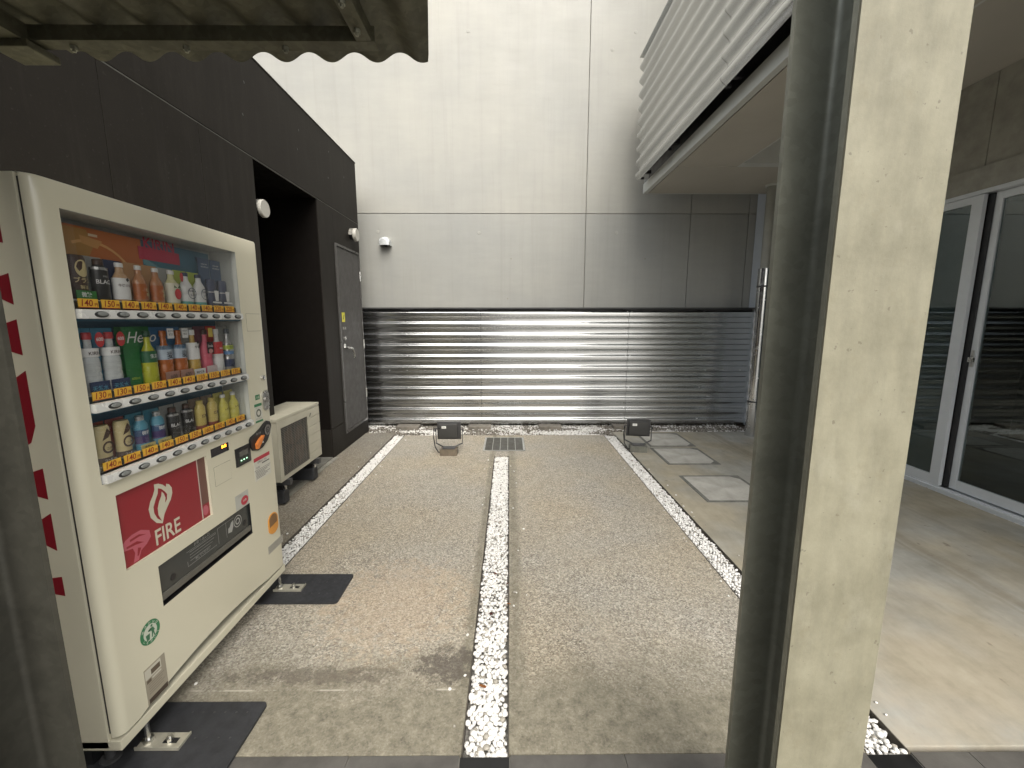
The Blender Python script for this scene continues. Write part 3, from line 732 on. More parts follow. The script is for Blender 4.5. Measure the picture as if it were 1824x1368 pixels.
for y in (3.28, 3.80):
    ft = thing('rubber_foot_block', 'black rubber block under the %s end of the air conditioner' % ('near' if y < 3.5 else 'far'), 'foot block', (-1.94, y, .012), 'rubber blocks under the air conditioner')
    obj('block', boxes((-2.14, -1.845, y - .04, y + .045, .0125, .125), bev=.012), m_rubber, ft)
    obj('rail', boxes((-2.12, -1.86, y - .02, y + .03, .125, .165), bev=.003), m_black, ft)
    obj('bolt', tube([(-1.852, y + .005, .1255), (-1.852, y + .005, .165)], .012, 8), m_steelbright, ft)
    obj('bracket', boxes((-2.1, -1.80, y - .015, y + .025, .1655, .2145)), m_darkmetal, ft)

# ------------------------------------------------------------------ building on the right
rb = thing('right_building', 'grey building on the right with an overhanging upper floor clad in corrugated metal', 'building', (3.5, 2, 0))
SZ = 3.14; SX = 1.742; SY = 5.705
YB = -.25
# lower soffit boards round a raised ceiling
obj('soffit_board', box(SX + .07, 2.45, YB, 4.745, SZ, SZ + .02, .001), m_soffit, rb)
obj('soffit_board', box(SX + .07, 6.5, 4.753, SY - .02, SZ, SZ + .02, .001), m_soffit, rb)
obj('soffit_shadow_line', boxes((SX + .03, 2.45, 4.744, 4.754, SZ + .004, SZ + .02), (SX + .055, SX + .07, YB, SY - .02, SZ + .008, SZ + .02), (SX + .03, 6.5, SY - .02, SY - .012, SZ + .006, SZ + .02)), m_black, rb)
obj('ceiling_step', boxes((2.452, 2.47, YB, 4.64, SZ + .001, 3.44), (2.452, 3.86, 4.642, 4.752, SZ + .0005, 3.44)), m_fascia, rb)
obj('ceiling_panel', box(2.47, 3.86, YB, 4.64, 3.44, 3.46), m_soffit, rb)
obj('fascia', boxes((SX, SX + .010, YB, 4.745, SZ - .004, 3.255), (SX + .010, SX + .055, YB, 4.745, SZ - .004, SZ + .004), bev=.001), m_fascia, rb)
obj('fascia', boxes((SX, SX + .010, 4.75, SY, SZ - .004, 3.255), (SX + .010, SX + .055, 4.75, SY - .012, SZ - .004, SZ + .004), (SX + .010, 6.5, SY - .012, SY, SZ - .004, 3.31), bev=.001), m_fascia, rb)
obj('void_shade', box(SX + .012, 6.5, YB, SY - .013, 3.462, 3.47), m_black, rb)  # black sheet, shade at the top of the gap
obj('gap_shade_sheet', box(SX + .06, SX + .07, YB, SY - .02, 3.162, 3.461), m_black, rb)  # black sheet standing in for the shade behind the cladding
obj('upper_floor', box(SX + .02, 6.5, YB, SY - .014, 3.471, 4.56), m_greywall, rb)
obj('upper_shade_mass', box(3.2, 6.5, YB, 6.04, 4.57, 9.5), m_greywall, rb)  # unseen block added to cut the light from the right
CX = 1.60
for a, b_ in ((YB, 1.308), (1.312, 3.388), (3.392, 5.50)):
    obj('corrugated_panel', corr(a, b_, CX, .026, .1535, 3.235, 4.62, 'y', 28, .8, .0012, .03), m_clad, rb, smooth='auto')
for y in (1.31, 3.39): obj('panel_seam', box(CX + .027, CX + .03, y - .002, y + .002, 3.24, 4.6), m_black, rb)
obj('cladding_cap', box(CX - .03, SX + .02, YB, 5.5, 4.62, 4.632), m_clad, rb)
for y in (5.42, 4.55, 3.39, 2.3, 1.31):
    obj('cladding_bracket', boxes((CX + .02, SX - .001, y - .02, y + .02, 3.29, 3.33), (CX + .026, CX + .034, y - .045, y + .045, 3.25, 3.36), (CX + .02, CX + .06, y - .012, y + .012, 3.225, 3.25), bev=.002), m_black, rb)
obj('cladding_rail', box(CX + .034, CX + .07, YB, 5.48, 3.335, 3.38), m_black, rb)
# ground floor wall with the sliding doors in it
DX = 3.84
obj('lintel', boxes((DX - .02, DX + .12, .9, 5.15, 2.552, 2.735), bev=.002), m_greywall, rb)
for a, b_ in ((YB, 1.497), (1.503, 3.547), (3.553, 5.30)):
    obj('wall_panel', box(DX, DX + .1, a, b_, 2.737, 3.439, .002), m_greywall, rb)
obj('joint_backing', box(DX + .02, DX + .1, 1.497, 1.503, 2.737, 3.439), m_black, rb)
obj('wall_panel', box(DX, DX + .1, YB, .898, GZ, 2.735, .002), m_greywall, rb)
obj('pier', boxes((3.44, 6.5, 5.16, 5.70, GZ, SZ - .001), (3.44, 6.5, 5.70, 6.04, 0, 4.5), bev=.003), M('pier paint', (.46, .49, .52), .5, var=.04), rb)
obj('room', boxes((DX + .1, 6.5, .9, 5.15, GZ, .03), (6.4, 6.5, .9, 5.15, .03, 2.9), (DX + .11, 6.4, .8, .9, .03, 2.9), (DX + .1, 6.4, 5.12, 5.158, .031, 2.9), (DX + .12, 6.4, .9, 5.12, 2.9, 2.98)), M('dark room', (.05, .05, .048), .8), rb)
# sliding doors
sdr = thing('sliding_door', 'tall aluminium sliding glass doors at the right edge, reflecting the steel fence', 'sliding door', (DX, 3.5, 0))
obj('sill', boxes((DX - .025, DX + .1, .9, 5.15, GZ, .03), (DX - .012, DX - .004, .9, 5.15, .03, .045), bev=.002), m_frame, sdr)
obj('head_frame', boxes((DX - .02, DX + .1, .9, 5.15, 2.518, 2.550), bev=.002), m_frame, sdr)
def panel(y0, y1, x, near_w, far_w):
    pnl = obj('door_panel', boxes((x - .017, x + .017, y0, y0 + near_w, .046, 2.515), (x - .017, x + .017, y1 - far_w, y1, .046, 2.515), (x - .016, x + .016, y0 + near_w, y1 - far_w, .046, .13), (x - .016, x + .016, y0 + near_w, y1 - far_w, 2.455, 2.515), bev=.002), m_frame, sdr)
    obj('pane', box(x - .003, x + .003, y0 + near_w, y1 - far_w, .13, 2.455), m_glass, pnl)
    return pnl
p1 = panel(3.51, 5.13, DX + .005, .085, .05)
p2 = panel(1.95, 3.47, DX + .06, .05, .05)
p3 = panel(.92, 1.99, DX + .005, .05, .05)
obj('gap', box(DX + .03, DX + .045, 3.47, 3.56, .05, 2.51), m_black, sdr)
obj('handle', boxes((DX + .030, DX + .043, 3.435, 3.455, 1.12, 1.26), (DX + .015, DX + .03, 3.42, 3.462, 1.16, 1.20), bev=.003), m_steelbright, p2)
obj('insect_screen', box(DX + .016, DX + .020, 3.596, 5.078, .131, 2.454), M('grey mesh screen', (.30, .32, .32), .6), p1)
# downpipe
dp = thing('downpipe', 'shiny metal downpipe standing at the right end of the corrugated fence', 'pipe', (3.205, 5.34, 0))
obj('lower_pipe', tube([(3.205, 5.34, .0), (3.205, 5.34, 2.15)], .072, 28), M('stainless pipe', (.60, .61, .62), .2, metal=1, var=.04), dp, smooth='auto')
obj('upper_pipe', tube([(3.205, 5.34, 2.12), (3.205, 5.34, SZ)], .056, 24), M('grey pipe paint', (.27, .27, .24), .45), dp, smooth='auto')
obj('ceiling_collar', tube([(3.205, 5.34, SZ - .02), (3.205, 5.34, SZ - .001)], .075, 24), m_fascia, dp, smooth='auto')
for z in (1.93, .46): obj('pipe_clamp', join(tube([(3.205, 5.34, z - .010), (3.205, 5.34, z + .010)], .0755, 28), boxes((3.31, 3.44, 5.30, 5.32, z - .008, z + .008))), m_darkmetal, dp, smooth='auto')

# ------------------------------------------------------------------ steel columns and canopy
m_colshade = mat_galv('darkened column steel', (.075, .072, .058), .5, .2, .3, .5)  # darker steel copy, shade of the left column put into its colour
def hcol(x0, x1, y0, y1, z1, lab, mat):
    t = thing('steel_column', lab, 'column', ((x0 + x1) / 2, (y0 + y1) / 2, 0), 'steel columns either side of the view')
    tf_, tw, rf = .013, .009, .014; xm = (x0 + x1) / 2
    pts = [(x0, y0), (x1, y0), (x1, y0 + tf_)]
    def fil(cx, cy, a0, a1): return [(cx + rf * math.cos(a0 + (a1 - a0) * i / 5), cy + rf * math.sin(a0 + (a1 - a0) * i / 5)) for i in range(6)]
    pts += fil(xm + tw / 2 + rf, y0 + tf_ + rf, -PI / 2, -PI)
    pts += fil(xm + tw / 2 + rf, y1 - tf_ - rf, PI, PI / 2)
    pts += [(x1, y1 - tf_), (x1, y1), (x0, y1), (x0, y1 - tf_)]
    pts += fil(xm - tw / 2 - rf, y1 - tf_ - rf, PI / 2, 0)
    pts += fil(xm - tw / 2 - rf, y0 + tf_ + rf, 0, -PI / 2)
    pts += [(x0, y0 + tf_)]
    bm = bmesh.new(); vb = [bm.verts.new((a, b_, .004)) for a, b_ in pts]; vt = [bm.verts.new((a, b_, z1)) for a, b_ in pts]
    n_ = len(pts)
    for i in range(n_): bm.faces.new((vb[i], vb[(i + 1) % n_], vt[(i + 1) % n_], vt[i]))
    bm.faces.new(vb[::-1]); bm.faces.new(vt); bmesh.ops.recalc_face_normals(bm, faces=bm.faces[:])
    obj('steel_section', bm, mat, t, smooth='auto')
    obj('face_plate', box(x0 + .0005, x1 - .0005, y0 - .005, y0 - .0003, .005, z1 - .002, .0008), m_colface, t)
    obj('base_plate', boxes((x0 - .03, x1 + .03, y0 - .03, y1 + .03, -.003, .004)), m_darkmetal, t)
    return t
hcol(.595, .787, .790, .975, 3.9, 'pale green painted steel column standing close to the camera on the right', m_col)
hcol(-1.360, -1.158, .790, .975, 2.30, 'darkened green steel column at the left edge beside the vending machine', m_colshade)
cn = thing('canopy', 'weathered corrugated metal canopy with an angle frame, overhead at the top left', 'canopy', (-.9, .6, 2.35))
CZ = 2.384
rs_ = corr(.55, 1.56, CZ, .0155, .1535, -1.47, -.215, 'r', 18, .6, .0014, .0535)
for v in rs_.verts:
    if v.co.x > -.272 and v.co.y > 1: v.co.y -= (v.co.x + .272) / .057 * .31
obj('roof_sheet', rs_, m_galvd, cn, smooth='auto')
obj('front_angle', boxes((-1.44, -.40, 1.381, 1.386, 2.325, 2.3665), (-1.44, -.40, 1.386, 1.427, 2.325, 2.330)), m_galvd, cn)
obj('side_angle', boxes((-.455, -.41, .56, 1.380, 2.3255, 2.3305), (-.415, -.41, .56, 1.380, 2.3305, 2.3665)), m_galvd, cn)
obj('side_angle', boxes((-1.50, -1.425, .56, 1.42, 2.318, 2.3245), (-1.432, -1.425, .56, 1.42, 2.3245, 2.3665)), m_galvd, cn)
obj('column_head_plate', boxes((-1.36, -1.13, .72, 1.05, 2.301, 2.3105)), m_galvd, cn)
obj('cross_angle', boxes((-1.50, -.41, .80, .96, 2.3108, 2.317), (-1.42, -.46, .86, .866, 2.3175, 2.3665)), m_galvd, cn)
obj('corner_bracket', boxes((-1.525, -1.41, 1.36, 1.455, 2.296, 2.3175), bev=.004), m_galvd, cn)
for x in (-1.32, -.98, -.68): obj('bolt', join(tube([(x, 1.408, 2.325), (x, 1.408, 2.314)], .009, 6), tube([(x, 1.408, 2.3145), (x, 1.408, 2.308)], .005, 8)), M('zinc bolt', (.3, .3, .24), .4, metal=.6), cn)
for y in (1.22, 1.33): obj('bolt', join(tube([(-.435, y, 2.325), (-.435, y, 2.314)], .010, 6), tube([(-.435, y, 2.3145), (-.435, y, 2.308)], .005, 8)), _mc['zinc bolt'], cn)

# ------------------------------------------------------------------ floodlights
def flood(cx, cy, rz, tilt, lab, basec=('dusty brown base', (.13, .105, .075))):
    t = thing('floodlight', lab, 'floodlight', (cx, cy, 0), 'floodlights standing on the paving', rz)
    t['_flat'] = 1
    W, H_, z0 = .135, .21, .165
    def tl(bm):       # tilt the lamp body about its pivot
        bmesh.ops.rotate(bm, verts=bm.verts, cent=(cx, cy + .06, .27), matrix=Matrix.Rotation(tilt, 3, 'X')); return bm
    b = obj('body', tl(boxes((cx - W, cx + W, cy + .045, cy + .065, z0, z0 + H_), bev=.006)), m_darkmetal, t, smooth='auto')
    obj('housing', tl(boxes((cx - W + .025, cx + W - .035, cy + .002, cy + .045, z0 + .035, z0 + H_ - .012), bev=.014)), M('charcoal housing', (.045, .045, .044), .5), b, smooth='auto')
    obj('front_glass', tl(boxes((cx - W + .015, cx + W - .015, cy + .0655, cy + .069, z0 + .015, z0 + H_ - .015))), M('lamp glass', (.25, .26, .27), .1), b)
    obj('sticker', tl(boxes((cx - .075, cx - .025, cy + .0005, cy + .0018, z0 + H_ - .06, z0 + H_ - .032))), P('white sticker', (.75, .75, .72)), b)
    obj('sticker_print', tl(boxes((cx - .068, cx - .033, cy - .0002, cy + .0004, z0 + H_ - .049, z0 + H_ - .044))), P('sticker grey print', (.3, .3, .3)), b)
    br = join(boxes((cx - W - .018, cx - W - .012, cy + .04, cy + .07, .115, .30), (cx + W + .012, cx + W + .018, cy + .04, cy + .07, .115, .30)))
    obj('bracket', br, m_darkmetal, t)
    obj('yoke', join(tube([(cx - W - .015, cy + .055, .12), (cx - .06, cy + .02, .085), (cx + .06, cy + .02, .085), (cx + W + .015, cy + .055, .12)], .008, 8)), m_darkmetal, t, smooth='auto')
    obj('base', boxes((cx - .095, cx + .095, cy - .05, cy + .08, .0, .072), bev=.006), M(basec[0], basec[1], .6, var=.3, vs_=14), t)
    obj('base_lid', boxes((cx - .07, cx + .07, cy - .03, cy + .065, .0725, .084), bev=.003), m_darkmetal, t)
    obj('cable', tube([(cx - .085, cy + .01, .29), (cx - .11, cy - .01, .315), (cx - W - .03, cy, .30), (cx - W - .035, cy + .01, .2), (cx - W - .022, cy + .01, .09), (cx - .12, cy, .03), (cx - .09, cy + .01, .02)], .006, 8), m_black, t, smooth='auto')
    for s_ in (-1, 1): obj('knob', tube([(cx + s_ * (W + .018), cy + .055, .27), (cx + s_ * (W + .030), cy + .055, .27)], .016, 10), m_black, t)
flood(-.685, 4.55, 0, R(8), 'black floodlight on a brown base left of the drain grating, its back to the camera')
flood(1.50, 4.66, R(-8), R(10), 'black floodlight beside the square concrete covers, standing on the right pebble channel', ('dusty grey base', (.12, .12, .10)))

# ------------------------------------------------------------------ vending machine
vm = thing('vending_machine', 'cream drinks vending machine with three rows of bottles and a red panel', 'vending machine', (-1.6, 1.68, .0))
F = -1.27; VY0, VY1, VZ0, VZ1 = 1.18, 2.187, .142, 1.893
WY0, WY1, WZ0, WZ1 = 1.242, 2.003, 1.022, 1.816
holes = [(WY0, WY1, .994, WZ1), (1.279, 1.686, .680, .943), (1.395, 1.930, .464, .622), (1.861, 1.970, .823, .912), (1.712, 1.826, .922, .960)]
rd = .032
ys = {VY0 + rd, VY1 - rd}; zs = {.11, VZ1 - .012}
for a, b_, c, d in holes: ys |= {a, b_}; zs |= {c, d}
for k in range(12): ys.add(1.25 + k * .07)
zs |= {.26}
ys = sorted(y for y in ys if VY0 + rd <= y <= VY1 - rd); zs = sorted(zs)
bm = bmesh.new(); vd = {}
def arch(y):
    t = (y - 1.25) / (2.04 - 1.25)
    return .150 + (.040 * math.sin(PI * t) ** .8 if 0 < t < 1 else 0)
def V(x, y, z):
    zz = arch(y) if z == .11 else z
    k = (round(x, 5), round(y, 5), round(zz, 5))
    if k not in vd: vd[k] = bm.verts.new((x, y, zz))
    return vd[k]
def inhole(y, z): return any(a < y < b_ and c < z < d for a, b_, c, d in holes)
for i in range(len(ys) - 1):
    for j in range(len(zs) - 1):
        if inhole((ys[i] + ys[i + 1]) / 2, (zs[j] + zs[j + 1]) / 2): continue
        bm.faces.new((V(F, ys[i], zs[j]), V(F, ys[i + 1], zs[j]), V(F, ys[i + 1], zs[j + 1]), V(F, ys[i], zs[j + 1])))
# rounded vertical corners
for side in (0, 1):
    prev = None
    for k in range(8):
        a = k / 7 * PI / 2
        x = F - rd + rd * math.cos(a); y = (VY0 + rd - rd * math.sin(a)) if side == 0 else (VY1 - rd + rd * math.sin(a))
        colv = [V(x, y, z) for z in zs]
        if prev:
            for j in range(len(zs) - 1):
                q = (prev[j], prev[j + 1], colv[j + 1], colv[j]); bm.faces.new(q if side == 0 else q[::-1])
        prev = colv
# top edge: small rounded return
yl = [VY0 + .012] + ys[1:-1] + [VY1 - .012]
topz = VZ1
edge_pts = []
for k in range(8):
    a = (7 - k) / 7 * PI / 2; edge_pts.append((F - rd + rd * math.cos(a), VY0 + rd - rd * math.sin(a)))
edge_pts += [(F, y) for y in ys[1:-1]]
for k in range(8):
    a = k / 7 * PI / 2; edge_pts.append((F - rd + rd * math.cos(a), VY1 - rd + rd * math.sin(a)))
lo = [V(x, y, zs[-1]) for x, y in edge_pts]
mid = [bm.verts.new((x - .004 if x > F - .02 else x, y, VZ1 - .003)) for x, y in edge_pts]
hi = [bm.verts.new((x - .014, min(max(y, VY0 + .004), VY1 - .004), VZ1)) for x, y in edge_pts]
for a_, b2 in ((lo, mid), (mid, hi)):
    for i in range(len(edge_pts) - 1): bm.faces.new((a_[i], a_[i + 1], b2[i + 1], b2[i]))
bk = [bm.verts.new((F - rd - .004, y, VZ1)) for x, y in edge_pts]
for i in range(len(edge_pts) - 1): bm.faces.new((hi[i], hi[i + 1], bk[i + 1], bk[i]))
bmesh.ops.recalc_face_normals(bm, faces=bm.faces[:])
vdoor = obj('front_door', bm, m_cream, vm, smooth='auto')
def hole_lining(a, b_, c, d, dep, mat, name='recess_edge', par=None, t=.002):
    return obj(name, boxes((F - dep, F - .0005, a - t, a, c - t, d + t), (F - dep, F - .0005, b_, b_ + t, c - t, d + t), (F - dep, F - .0005, a, b_, d, d + t), (F - dep, F - .0005, a, b_, c - t, c)), mat, par or vdoor)
# body behind the door
m_side = m_creamd
obj('cabinet', boxes((-1.945, F - rd - .012, VY0 - .001, VY0 + .03, .11, VZ1), (-1.945, F - rd - .012, VY1 - .03, VY1 + .001, .11, VZ1), (-1.945, F - rd - .012, VY0 + .03, VY1 - .03, VZ1 - .03, VZ1), (-1.945, -1.60, VY0 + .03, VY1 - .03, .11, VZ1 - .03), bev=.002), m_side, vm)
obj('door_seal', boxes((F - rd - .012, F - rd - .001, VY0 + .006, VY0 + .03, .16, VZ1 - .01), (F - rd - .012, F - rd - .001, VY1 - .03, VY1 - .006, .16, VZ1 - .01), (F - rd - .012, F - rd - .001, VY0 + .03, VY1 - .03, VZ1 - .03, VZ1 - .01)), m_black, vm)
obj('bottom_rail', boxes((F - .30, F - .004, VY0 - .001, VY1 + .001, .102, .1385), bev=.004), m_cream, vm)
obj('underside', boxes((-1.94, F - .30, VY0 + .002, VY1 - .002, .09, .11)), m_black, vm)
obj('inner_shadow', boxes((F - .06, F - .05, VY0 + .03, VY1 - .03, .14, .66)), m_black, vm)
# display window interior
wi = obj('display_cabinet', boxes((F - .125, F - .120, WY0, WY1, .994, WZ1), (F - .12, F - .001, WY0 - .004, WY0, .99, WZ1 + .004), (F - .12, F - .001, WY1, WY1 + .004, .99, WZ1 + .004), (F - .12, F - .001, WY0, WY1, WZ1, WZ1 + .004), (F - .12, F - .001, WY0, WY1, .990, .994)), M('window liner grey', (.36, .37, .34), .5), vm)
m_blue = M('dark blue backing', (.025, .075, .115), .4); m_teal = P('teal print', (.035, .145, .20)); m_or = P('orange print', (.42, .125, .03)); m_or2 = P('amber print', (.38, .20, .05)); m_mag = P('crimson print', (.42, .03, .07))
PX = F - .088
obj('shelf_backing', boxes((PX - .002, PX, WY0, WY1 - .055, 1.205, 1.52), (PX - .002, PX, WY0, WY1 - .055, 1.03, 1.2045)), m_blue, wi)
obj('shelf', boxes((PX, F - .025, WY0 + .001, WY1 - .001, 1.560, 1.566), (PX, F - .025, WY0 + .001, WY1 - .001, 1.268, 1.274), (PX, F - .025, WY0 + .001, WY1 - .001, 1.036, 1.042)), M('shelf plastic', (.33, .34, .31), .5), wi)
obj('rail_trough', boxes((F - .05, F - .006, WY0 + .001, WY1 - .001, 1.500, 1.512), (F - .05, F - .006, WY0 + .001, WY1 - .001, 1.214, 1.226)), m_blue, wi)
ps = obj('poster', boxes((PX - .002, PX, WY0, 1.60, 1.57, 1.797)), m_or, wi)
obj('poster_print', poly([(WY0 + .002, 1.575), (1.37, 1.575), (1.375, 1.66), (1.42, 1.745), (1.40, 1.79), (WY0 + .002, 1.79)], 'x', PX + .0006), m_or2, ps)
obj('poster_arc', poly([(1.41 + .17 * math.cos(a), 1.575 + .185 * math.sin(a)) for a in [i / 14 * PI * .62 for i in range(15)]] + [(1.41 + .163 * math.cos(a), 1.575 + .176 * math.sin(a)) for a in [i / 14 * PI * .62 for i in range(14, -1, -1)]], 'x', PX + .0008), P('pale amber print', (.60, .33, .12)), ps)
obj('poster_shine', poly([(1.375, 1.77), (1.45, 1.762), (1.43, 1.735), (1.38, 1.745)], 'x', PX + .0010), P('amber glint', (.52, .27, .09)), ps)
obj('poster_caption', boxes((PX + .0008, PX + .0012, 1.405, 1.435, 1.772, 1.780)), P('caption cream', (.6, .5, .35)), ps)
ps2 = obj('poster', boxes((PX - .002, PX, 1.6005, WY1 - .055, 1.57, 1.797)), P('blue poster print', (.045, .13, .19)), wi)
obj('poster_print', poly([(1.602, 1.75), (1.602, 1.70), (1.68, 1.665), (1.88, 1.60), (1.88, 1.64), (1.72, 1.715)], 'x', PX + .0006), m_teal, ps2)
obj('poster_shine', poly([(1.602, 1.735), (1.72, 1.685), (1.78, 1.65), (1.70, 1.675), (1.602, 1.712)], 'x', PX + .0009), P('teal glint', (.11, .27, .30)), ps2)
obj('poster_dark_print', poly([(1.86, 1.775), (1.945, 1.775), (1.945, 1.735), (1.88, 1.74)], 'x', PX + .0009), P('navy print', (.02, .05, .10)), ps2)
br_ = obj('brand_block', boxes((PX + .001, PX + .0025, 1.585, 1.775, 1.727, 1.772)), m_mag, ps2)
obj('brand_text', txt_front('KIRIN', .056, PX + .0028, 1.68, 1.770, .012, 0, 1.05), P('brand crimson', (.50, .02, .06)), br_)
gl = obj('window_pane', boxes((F - .0215, F - .0195, WY0 + .001, WY1 - .001, .996, WZ1 - .001)), m_vglass, wi)

# price tags, selection rails and buttons
m_rail = M('satin white rail', (.66, .66, .63), .25, var=.02, metal=.15)
m_tag = P('amber tag', (.62, .36, .035)); m_tagtx = P('dark red ink', (.22, .02, .01)); m_tagl = P('tag foot red', (.33, .06, .03))
prices = [['140', '150', '140', '140', '140', '140', '140', '140', '220', '220'], ['130', '130', '150', '150', '140', '140', '150', '150', '170', '130'], ['140', '140', '140', '140', '150', '150', '160', '160', '140', '140']]
BZ = [1.521, 1.235, 1.008]; BY = [1.306 + .0722 * i for i in range(10)]
m_btn = M('smoked button', (.20, .21, .20), .25); m_btnr = M('button rim', (.02, .022, .022), .35)
for r_ in range(3):
    rail = obj('selection_rail', boxes((F - .012, F + .014, WY0 + .005, WY1 - .006 + (.006 if r_ == 2 else 0), BZ[r_] - .0145, BZ[r_] + .0145), bev=.006), m_rail, vm, smooth='auto')
    for i, y in enumerate(BY):
        bt = obj('button', tube([(F + .013, 0, 0), (F + .0175, 0, 0), (F + .019, 0, 0)], [1, 1, .8], 20), m_btnr, rail, smooth='auto')
        for v in bt.data.vertices:
            wv = v.co + Vector(vm.location); v.co = Vector((wv.x, y + wv.y * .0215, BZ[r_] - .0005 + wv.z * .0098)) - Vector(vm.location)
        b2 = obj('button_face', tube([(F + .0185, 0, 0), (F + .0212, 0, 0), (F + .0218, 0, 0)], [1, .96, .8], 20), m_btn, rail, smooth='auto')
        for v in b2.data.vertices:
            wv = v.co + Vector(vm.location); v.co = Vector((wv.x, y + wv.y * .0165, BZ[r_] + .0012 + wv.z * .0066)) - Vector(vm.location)
        tz = BZ[r_] + .033; ty = y - .004
        tg = obj('price_tag', boxes((F - .018, F - .0165, ty - .031, ty + .031, tz - .0135, tz + .0135)), m_tag, vm)
        obj('price_text', join(txt_front(prices[r_][i], .0275, F - .0160, ty - .007, tz - .0085, .016, .12, .95), txt_front('円', .011, F - .0160, ty + .0235, tz - .0075, .03)), m_tagtx, tg)
        obj('tag_foot', boxes((F - .0163, F - .0158, ty - .030, ty + .028, tz - .0135, tz - .0115)), m_tagl, tg)
        obj('tag_clip', boxes((F - .0175, F - .014, y + .0285, y + .0335, tz - .015, tz + .008)), m_btnr, tg)

# --- display drinks ---------------------------------------------------------
def prof_can(h, r): return [(r * .86, 0), (r, .006), (r, h - .010), (r * .88, h - .002), (r * .86, h)]
def prof_bottle(h, r, neck=.34, sh=.62):
    return [(r * .9, 0), (r, .005), (r, h * .30), (r * .93, h * .33), (r, h * .36), (r, h * sh), (r * .93, h * (sh + .07)), (r * .70, h * (sh + .16)), (r * neck * 1.15, h * (sh + .24)), (r * neck, h * .90), (r * neck, h * .905)]
def prof_bcan(h, r): return [(r * .9, 0), (r, .005), (r, h * .70), (r * .92, h * .76), (r * .66, h * .84), (r * .62, h * .86)]
DXC = F - .052
def drink(row, idx, kind, body, label, cat='bottle', cap=None, band=None, card=None, txts=(), h=None, r=.0225, card_w=.066, card_h=None, extra=None, group=None, yoff=0, name=None):
    z0 = (1.5665, 1.2745, 1.0425)[row] + .0002; y = BY[idx] + .008 + yoff
    h = h or (.128, .190, .124)[row]
    t = thing(name or ('display_can' if kind == 'can' else 'display_bottle'), label, cat, (DXC, y, z0), group)
    if card:
        ch = card_h or h + .008
        cd = obj('backing_card', boxes((DXC - .022, DXC - .0205, y - card_w / 2, y + card_w / 2, z0, z0 + ch)), card, t)
    sx = .75
    if kind == 'can': pr = [(a, z0 + b_) for a, b_ in prof_can(h, r)]
    elif kind == 'bcan': pr = [(a, z0 + b_) for a, b_ in prof_bcan(h, r)]
    else: pr = [(a, z0 + b_) for a, b_ in prof_bottle(h, r, .42 if row != 1 else .36, .50 if row == 1 else .52)]
    obj('can_body' if kind != 'bottle' else 'bottle_body', lathe(DXC, y, pr, 20, sx, 1), body, t, smooth='auto')
    if cap:
        cr = r * (.50 if kind == 'bottle' else .62); zt = z0 + h * (.885 if kind == 'bottle' else .86)
        obj('cap', lathe(DXC, y, [(cr, zt), (cr, z0 + h * .985), (cr * .85, z0 + h)], 14, sx, 1), cap, t, smooth='auto')
    for (f0, f1, m_) in (band or []):
        obj('wrapper', lathe(DXC, y, [(r + .0004, z0 + h * f0), (r + .0004, z0 + h * f1)], 20, sx, 1), m_, t, smooth='auto')
    for (s, size, dy, fz, m_, *rest) in txts:
        obj('label_print', txt_front(s, size, 0, 0, z0 + h * fz, rest[0] if rest else .01, 0, 1, 0, (DXC, y, r + .0005, sx)) if not dy else txt_front(s, size, DXC + r * sx + .0012, y + dy, z0 + h * fz, rest[0] if rest else .01), m_, t)
    if extra: extra(t, y, z0, h, r)
    return t
w_ = P('print white', (.62, .62, .60)); k_ = P('print black', (.015, .014, .013)); br1 = P('coffee brown', (.055, .028, .018)); cream = P('cream print', (.50, .42, .22)); grn = P('print green', (.03, .16, .03)); lgrn = P('lime print', (.38, .46, .06))
silver = M('silver can', (.42, .42, .41), .3, metal=.6); navy = P('navy ink', (.02, .03, .075)); white_b = M('milky plastic', (.58, .58, .56), .35); redp = P('label red', (.42, .03, .03)); greyc = M('grey backing card', (.30, .30, .28), .5)
amber = M('amber tea', (.34, .10, .025), .25); brown_b = M('brown tea bottle', (.36, .17, .08), .25); tan = M('milk tea', (.42, .27, .15), .3); skyb = P('sky card', (.05, .22, .34)); gold = M('gold can', (.50, .40, .12), .35); yel = M('yellow bottle', (.55, .50, .10), .35); ygreen = M('green tea', (.36, .37, .03), .3); dgreen = P('forest card', (.015, .13, .03)); cyan = P('cyan can', (.08, .25, .33)); pink = P('pink label', (.50, .10, .14)); cap_w = M('white cap', (.62, .62, .60), .35); clearb = M('pale bottle', (.42, .44, .43), .25)
redbr = P('red brown card', (.20, .045, .03)); bluecard = P('steel blue card', (.04, .13, .26))
def plate(txt_, col, tcol, dy=.012, w2=.03, zz=.0, hh=.026, size=.010):
    def f(t, y, z0, h, r):
        o = obj('front_plate', boxes((DXC + r * .75 + .002, DXC + r * .75 + .0035, y - w2, y + w2, z0 + zz, z0 + zz + hh), bev=.0006), col, t)
        if txt_: obj('plate_print', txt_front(txt_, size, DXC + r * .75 + .0039, y, z0 + zz + hh * .3, .02), tcol, o)
    return f
def can0(t, y, z0, h, r):
    obj('oval_print', poly(ell(0, 0, 1, 1, 18), 'x', 0), cream, t)
    o = t.children[-1]
    for v in o.data.vertices:
        wv = v.co + Vector(t.location); a, b_ = wv.y * .019 / (r), wv.z * .026
        v.co = Vector((DXC + (r + .0011) * .75 * math.cos(a) + .0006, y + (r + .001) * math.sin(a), z0 + h * .70 + b_)) - Vector(t.location)
    plate('微糖', grn, w_, 0, .031, 0, .026, .016)(t, y, z0, h, r)
drink(0, 0, 'can', br1, 'brown coffee can with a cream oval, leftmost on the top shelf of the vending machine', 'drink can', txts=[('ブラン', .018, 0, .38, cream, .02), ('製法', .012, 0, .24, cream, .01)], extra=can0, r=.026, h=.132)
